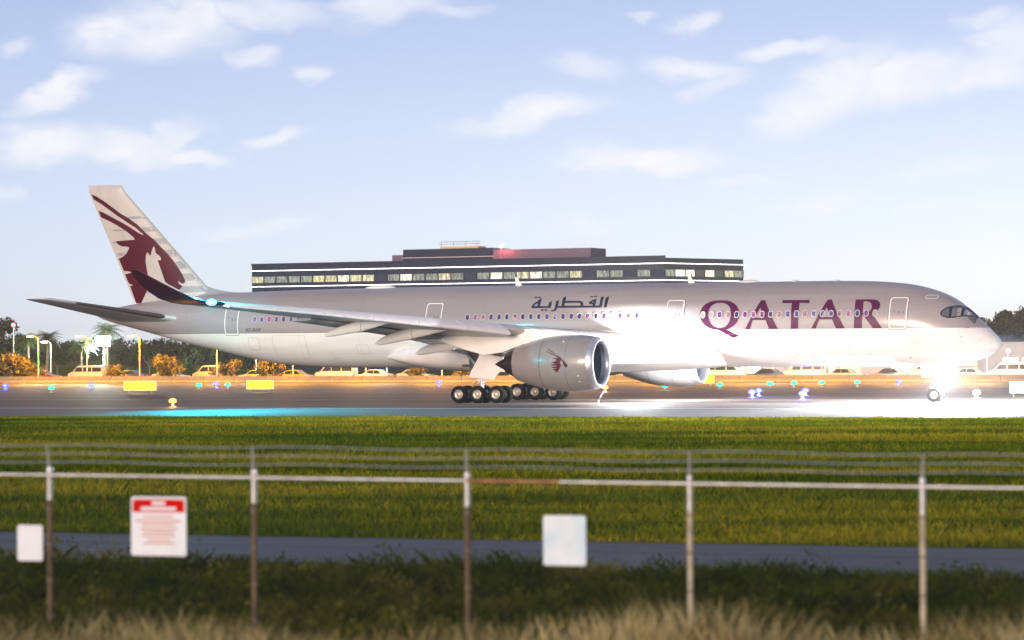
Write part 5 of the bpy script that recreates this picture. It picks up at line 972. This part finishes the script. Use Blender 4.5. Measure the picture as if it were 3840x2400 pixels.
# signs wired to the fence
SIGNW = mat('sign_white', (.64, .70, .77), .6, spec=.2, noise=.05, nscale=3); SIGNB = mat('sign_pale_blue', (.44, .60, .72), .6, spec=.2, col2=(.66, .74, .80), nscale=2.5); SIGNR = mat('sign_red', (.48, .004, .003), .8, spec=.1); PRINT = mat('sign_print', (.50, .20, .18), .8, spec=.1)
def plate(name, s, z0, z1, w, m, label, tilt=0.0):
    e = empty(name, tuple(fence.matrix_basis @ Vector((s, -.02, 0))), -FY); tag(e, label, 'sign', 'signs on the fence')
    c = rrect(-w/2, w/2, z0, z1, .035, 4)
    p = MB().loft([[(x, 0, z) for x, z in c], [(x, -.012, z) for x, z in c]]).build('panel', m, e)
    for x in (-w/2+.05, w/2-.05):
        for z in (z0+.05, z1-.05): MB().revolve([(0, .012), (-.006, .010), (-.007, .001)], axis='Y', n=10, o=(x, -.012, z)).build('bolt', GALV, e)
    return e
def s_at(px): # distance along the fence line seen at a column of the photograph
    u = (px-1920)/10544.7; return (u*37.75+.629)/(math.cos(FY)+u*math.sin(FY))
def zz(py, px): 
    d = 37.75 - s_at(px)*math.sin(FY); return H - (py-1291+(px-1920)*.00628)*d/10544.7
bpy.context.view_layer.update()
px = 594; e = plate('warning_sign', s_at(px), zz(2083, px), zz(1862, px), .82, SIGNW, 'white warning sign with a red header on the fence at left'); z0, z1 = zz(2083, px), zz(1862, px); hh = z1-z0
MB().add([(-.385, -.0145, z1-.215), (.385, -.0145, z1-.215), (.385, -.0145, z1-.035), (-.385, -.0145, z1-.035)], [(0, 1, 2, 3)]).build('red_header', SIGNR, e)
def bars(rows, m, name):
    for z, w, t in rows: MB().add([(-w/2, -.017, z-t/2), (w/2, -.017, z-t/2), (w/2, -.017, z+t/2), (-w/2, -.017, z+t/2)], [(0, 1, 2, 3)]).build(name, m, e)
bars([(z1-.09, .20, .05), (z1-.165, .52, .045)], SIGNW, 'header_print')
bars([(z1-hh*q, w, .020) for q, w in ((.34, .44), (.41, .68), (.47, .50), (.54, .54), (.60, .46), (.66, .50), (.73, .34), (.79, .46))], PRINT, 'print_line')
px = 112; plate('small_sign', s_at(px), zz(2102, px), zz(1968, px), .385, SIGNW, 'small plain white sign on the fence beside the leftmost post')
px = 2114; plate('pale_sign', s_at(px), zz(2120, px), zz(1932, px), .585, SIGNB, 'pale faded sign with nothing readable on the fence right of centre')

# ------------------------------------------------------------------ pilot at the cockpit window
def person():
    loc = PLANE.matrix_basis @ Vector((2.72, 1.25, 5.42))
    e = empty('person', tuple(loc), PI-TH); tag(e, 'pilot in a white shirt and headset seated behind the cockpit side window', 'person')
    joints = [((0, 0, 0), .17), ((.02, 0, .25), .16), ((.03, 0, .46), .19), ((.02, 0, .56), .075), ((0, 0, .62), .06), ((.04, -.22, .50), .08), ((-.02, -.28, .28), .06), ((-.28, -.24, .20), .045), ((.04, .22, .50), .08), ((-.05, .30, .30), .06), ((-.30, .26, .32), .045), ((-.2, -.1, -.02), .11), ((-.45, -.12, .0), .09), ((-.2, .1, -.02), .11), ((-.45, .12, .0), .09)]
    ed = [(0, 1), (1, 2), (2, 3), (3, 4), (2, 5), (5, 6), (6, 7), (2, 8), (8, 9), (9, 10), (0, 11), (11, 12), (0, 13), (13, 14)]
    me = bpy.data.meshes.new('body'); me.from_pydata([j[0] for j in joints], ed, []); o = link(bpy.data.objects.new('body', me), e)
    md = o.modifiers.new('skin', 'SKIN'); 
    for q, j in zip(me.skin_vertices[0].data, joints): q.radius = (j[1], j[1])
    me.skin_vertices[0].data[0].use_root = True; o.modifiers.new('sub', 'SUBSURF').levels = 2
    me.materials.append(mat('white_shirt', (.78, .78, .80), .8))
    hd = MB(); sk = mat('skin_tone', (.42, .26, .19), .6)
    rings = []
    for z, ax, ay, dx in ((-.13, .03, .03, -.02), (-.115, .06, .05, -.02), (-.08, .085, .065, -.005), (-.03, .098, .074, 0), (.0, .10, .076, 0), (.04, .10, .077, .005), (.08, .09, .07, .01), (.11, .06, .05, .01), (.122, .02, .02, .01)):
        rings.append([(dx-.0+ax*math.cos(2*PI*k/16) - (.022 if (k == 8 and -.05 < z < .01) else 0), ay*math.sin(2*PI*k/16), .76+z) for k in range(16)])
    hd.loft(rings).build('head', sk, e, 60)
    MB().loft([[(dx+.02+1.05*ax*math.cos(2*PI*k/16), 1.06*ay*math.sin(2*PI*k/16), .765+z) for k in range(16)] for z, ax, ay, dx in ((.03, .088, .076, .02), (.06, .10, .077, .005), (.09, .09, .07, .0), (.125, .05, .04, .0), (.132, .01, .01, .0))]).build('hair', mat('dark_hair', (.03, .02, .015), .7), e, 60)
    MB().revolve([(.0, .045), (.02, .045), (.025, .02), (.026, .001)], axis='Y', n=14, o=(.005, .078, .755)).tube([(.005, 0.085*math.sin(a), .765+.125*math.cos(a)) for a in np.linspace(-1.5, 1.5, 9)], .010, 6).build('headset', mat('headset_white', (.7, .7, .7), .5), e)
person()

# vapour thread from the pavement into the engine inlet
VAP, t, b, K = node_mat('condensed_vapour'); b.inputs['Base Color'].default_value = (.9, .92, .96, 1); b.inputs['Roughness'].default_value = 1; b.inputs['Alpha'].default_value = .75
pv = [(25.9, 9.9, 1.5), (25.75, 9.95, 1.15), (25.80, 10.0, .85), (25.98, 10.05, .55), (26.12, 10.05, .28), (26.10, 10.05, .02)]
vp = MB().tube([tuple(PLANE.matrix_basis @ Vector(p)) for p in pv], [.10, .05, .045, .05, .06, .05], 10).build('vapour_vortex', VAP, None, 60)
tag(vp, 'thin white vapour thread rising from the runway into the near engine inlet', 'vapour', kind='stuff')

# ------------------------------------------------------------------ added haze: gives the lamps a glow in place of lens glare
HAZE_D = .00012
hz_m = bpy.data.materials.new('glare_haze'); hz_m.use_nodes = True; t = hz_m.node_tree
t.nodes.remove(t.nodes['Principled BSDF']); pv_ = t.nodes.new('ShaderNodeVolumePrincipled'); pv_.inputs['Density'].default_value = HAZE_D; pv_.inputs['Color'].default_value = (.96, .96, 1, 1); pv_.inputs['Anisotropy'].default_value = .2
t.links.new(pv_.outputs[0], t.nodes['Material Output'].inputs['Volume'])
hz = MB().box((-1550, -350, -1), (1550, 2450, 23)).build('haze', hz_m); tag(hz, 'thin haze added over the airfield to make the lamps glow', 'haze', kind='stuff')
SC.cycles.volume_bounces = 0; SC.cycles.volume_step_rate = 4

for m_ in bpy.data.materials:
    if m_.name not in ('lit_bay', 'lit_window_bright'): m_.cycles.emission_sampling = 'NONE'
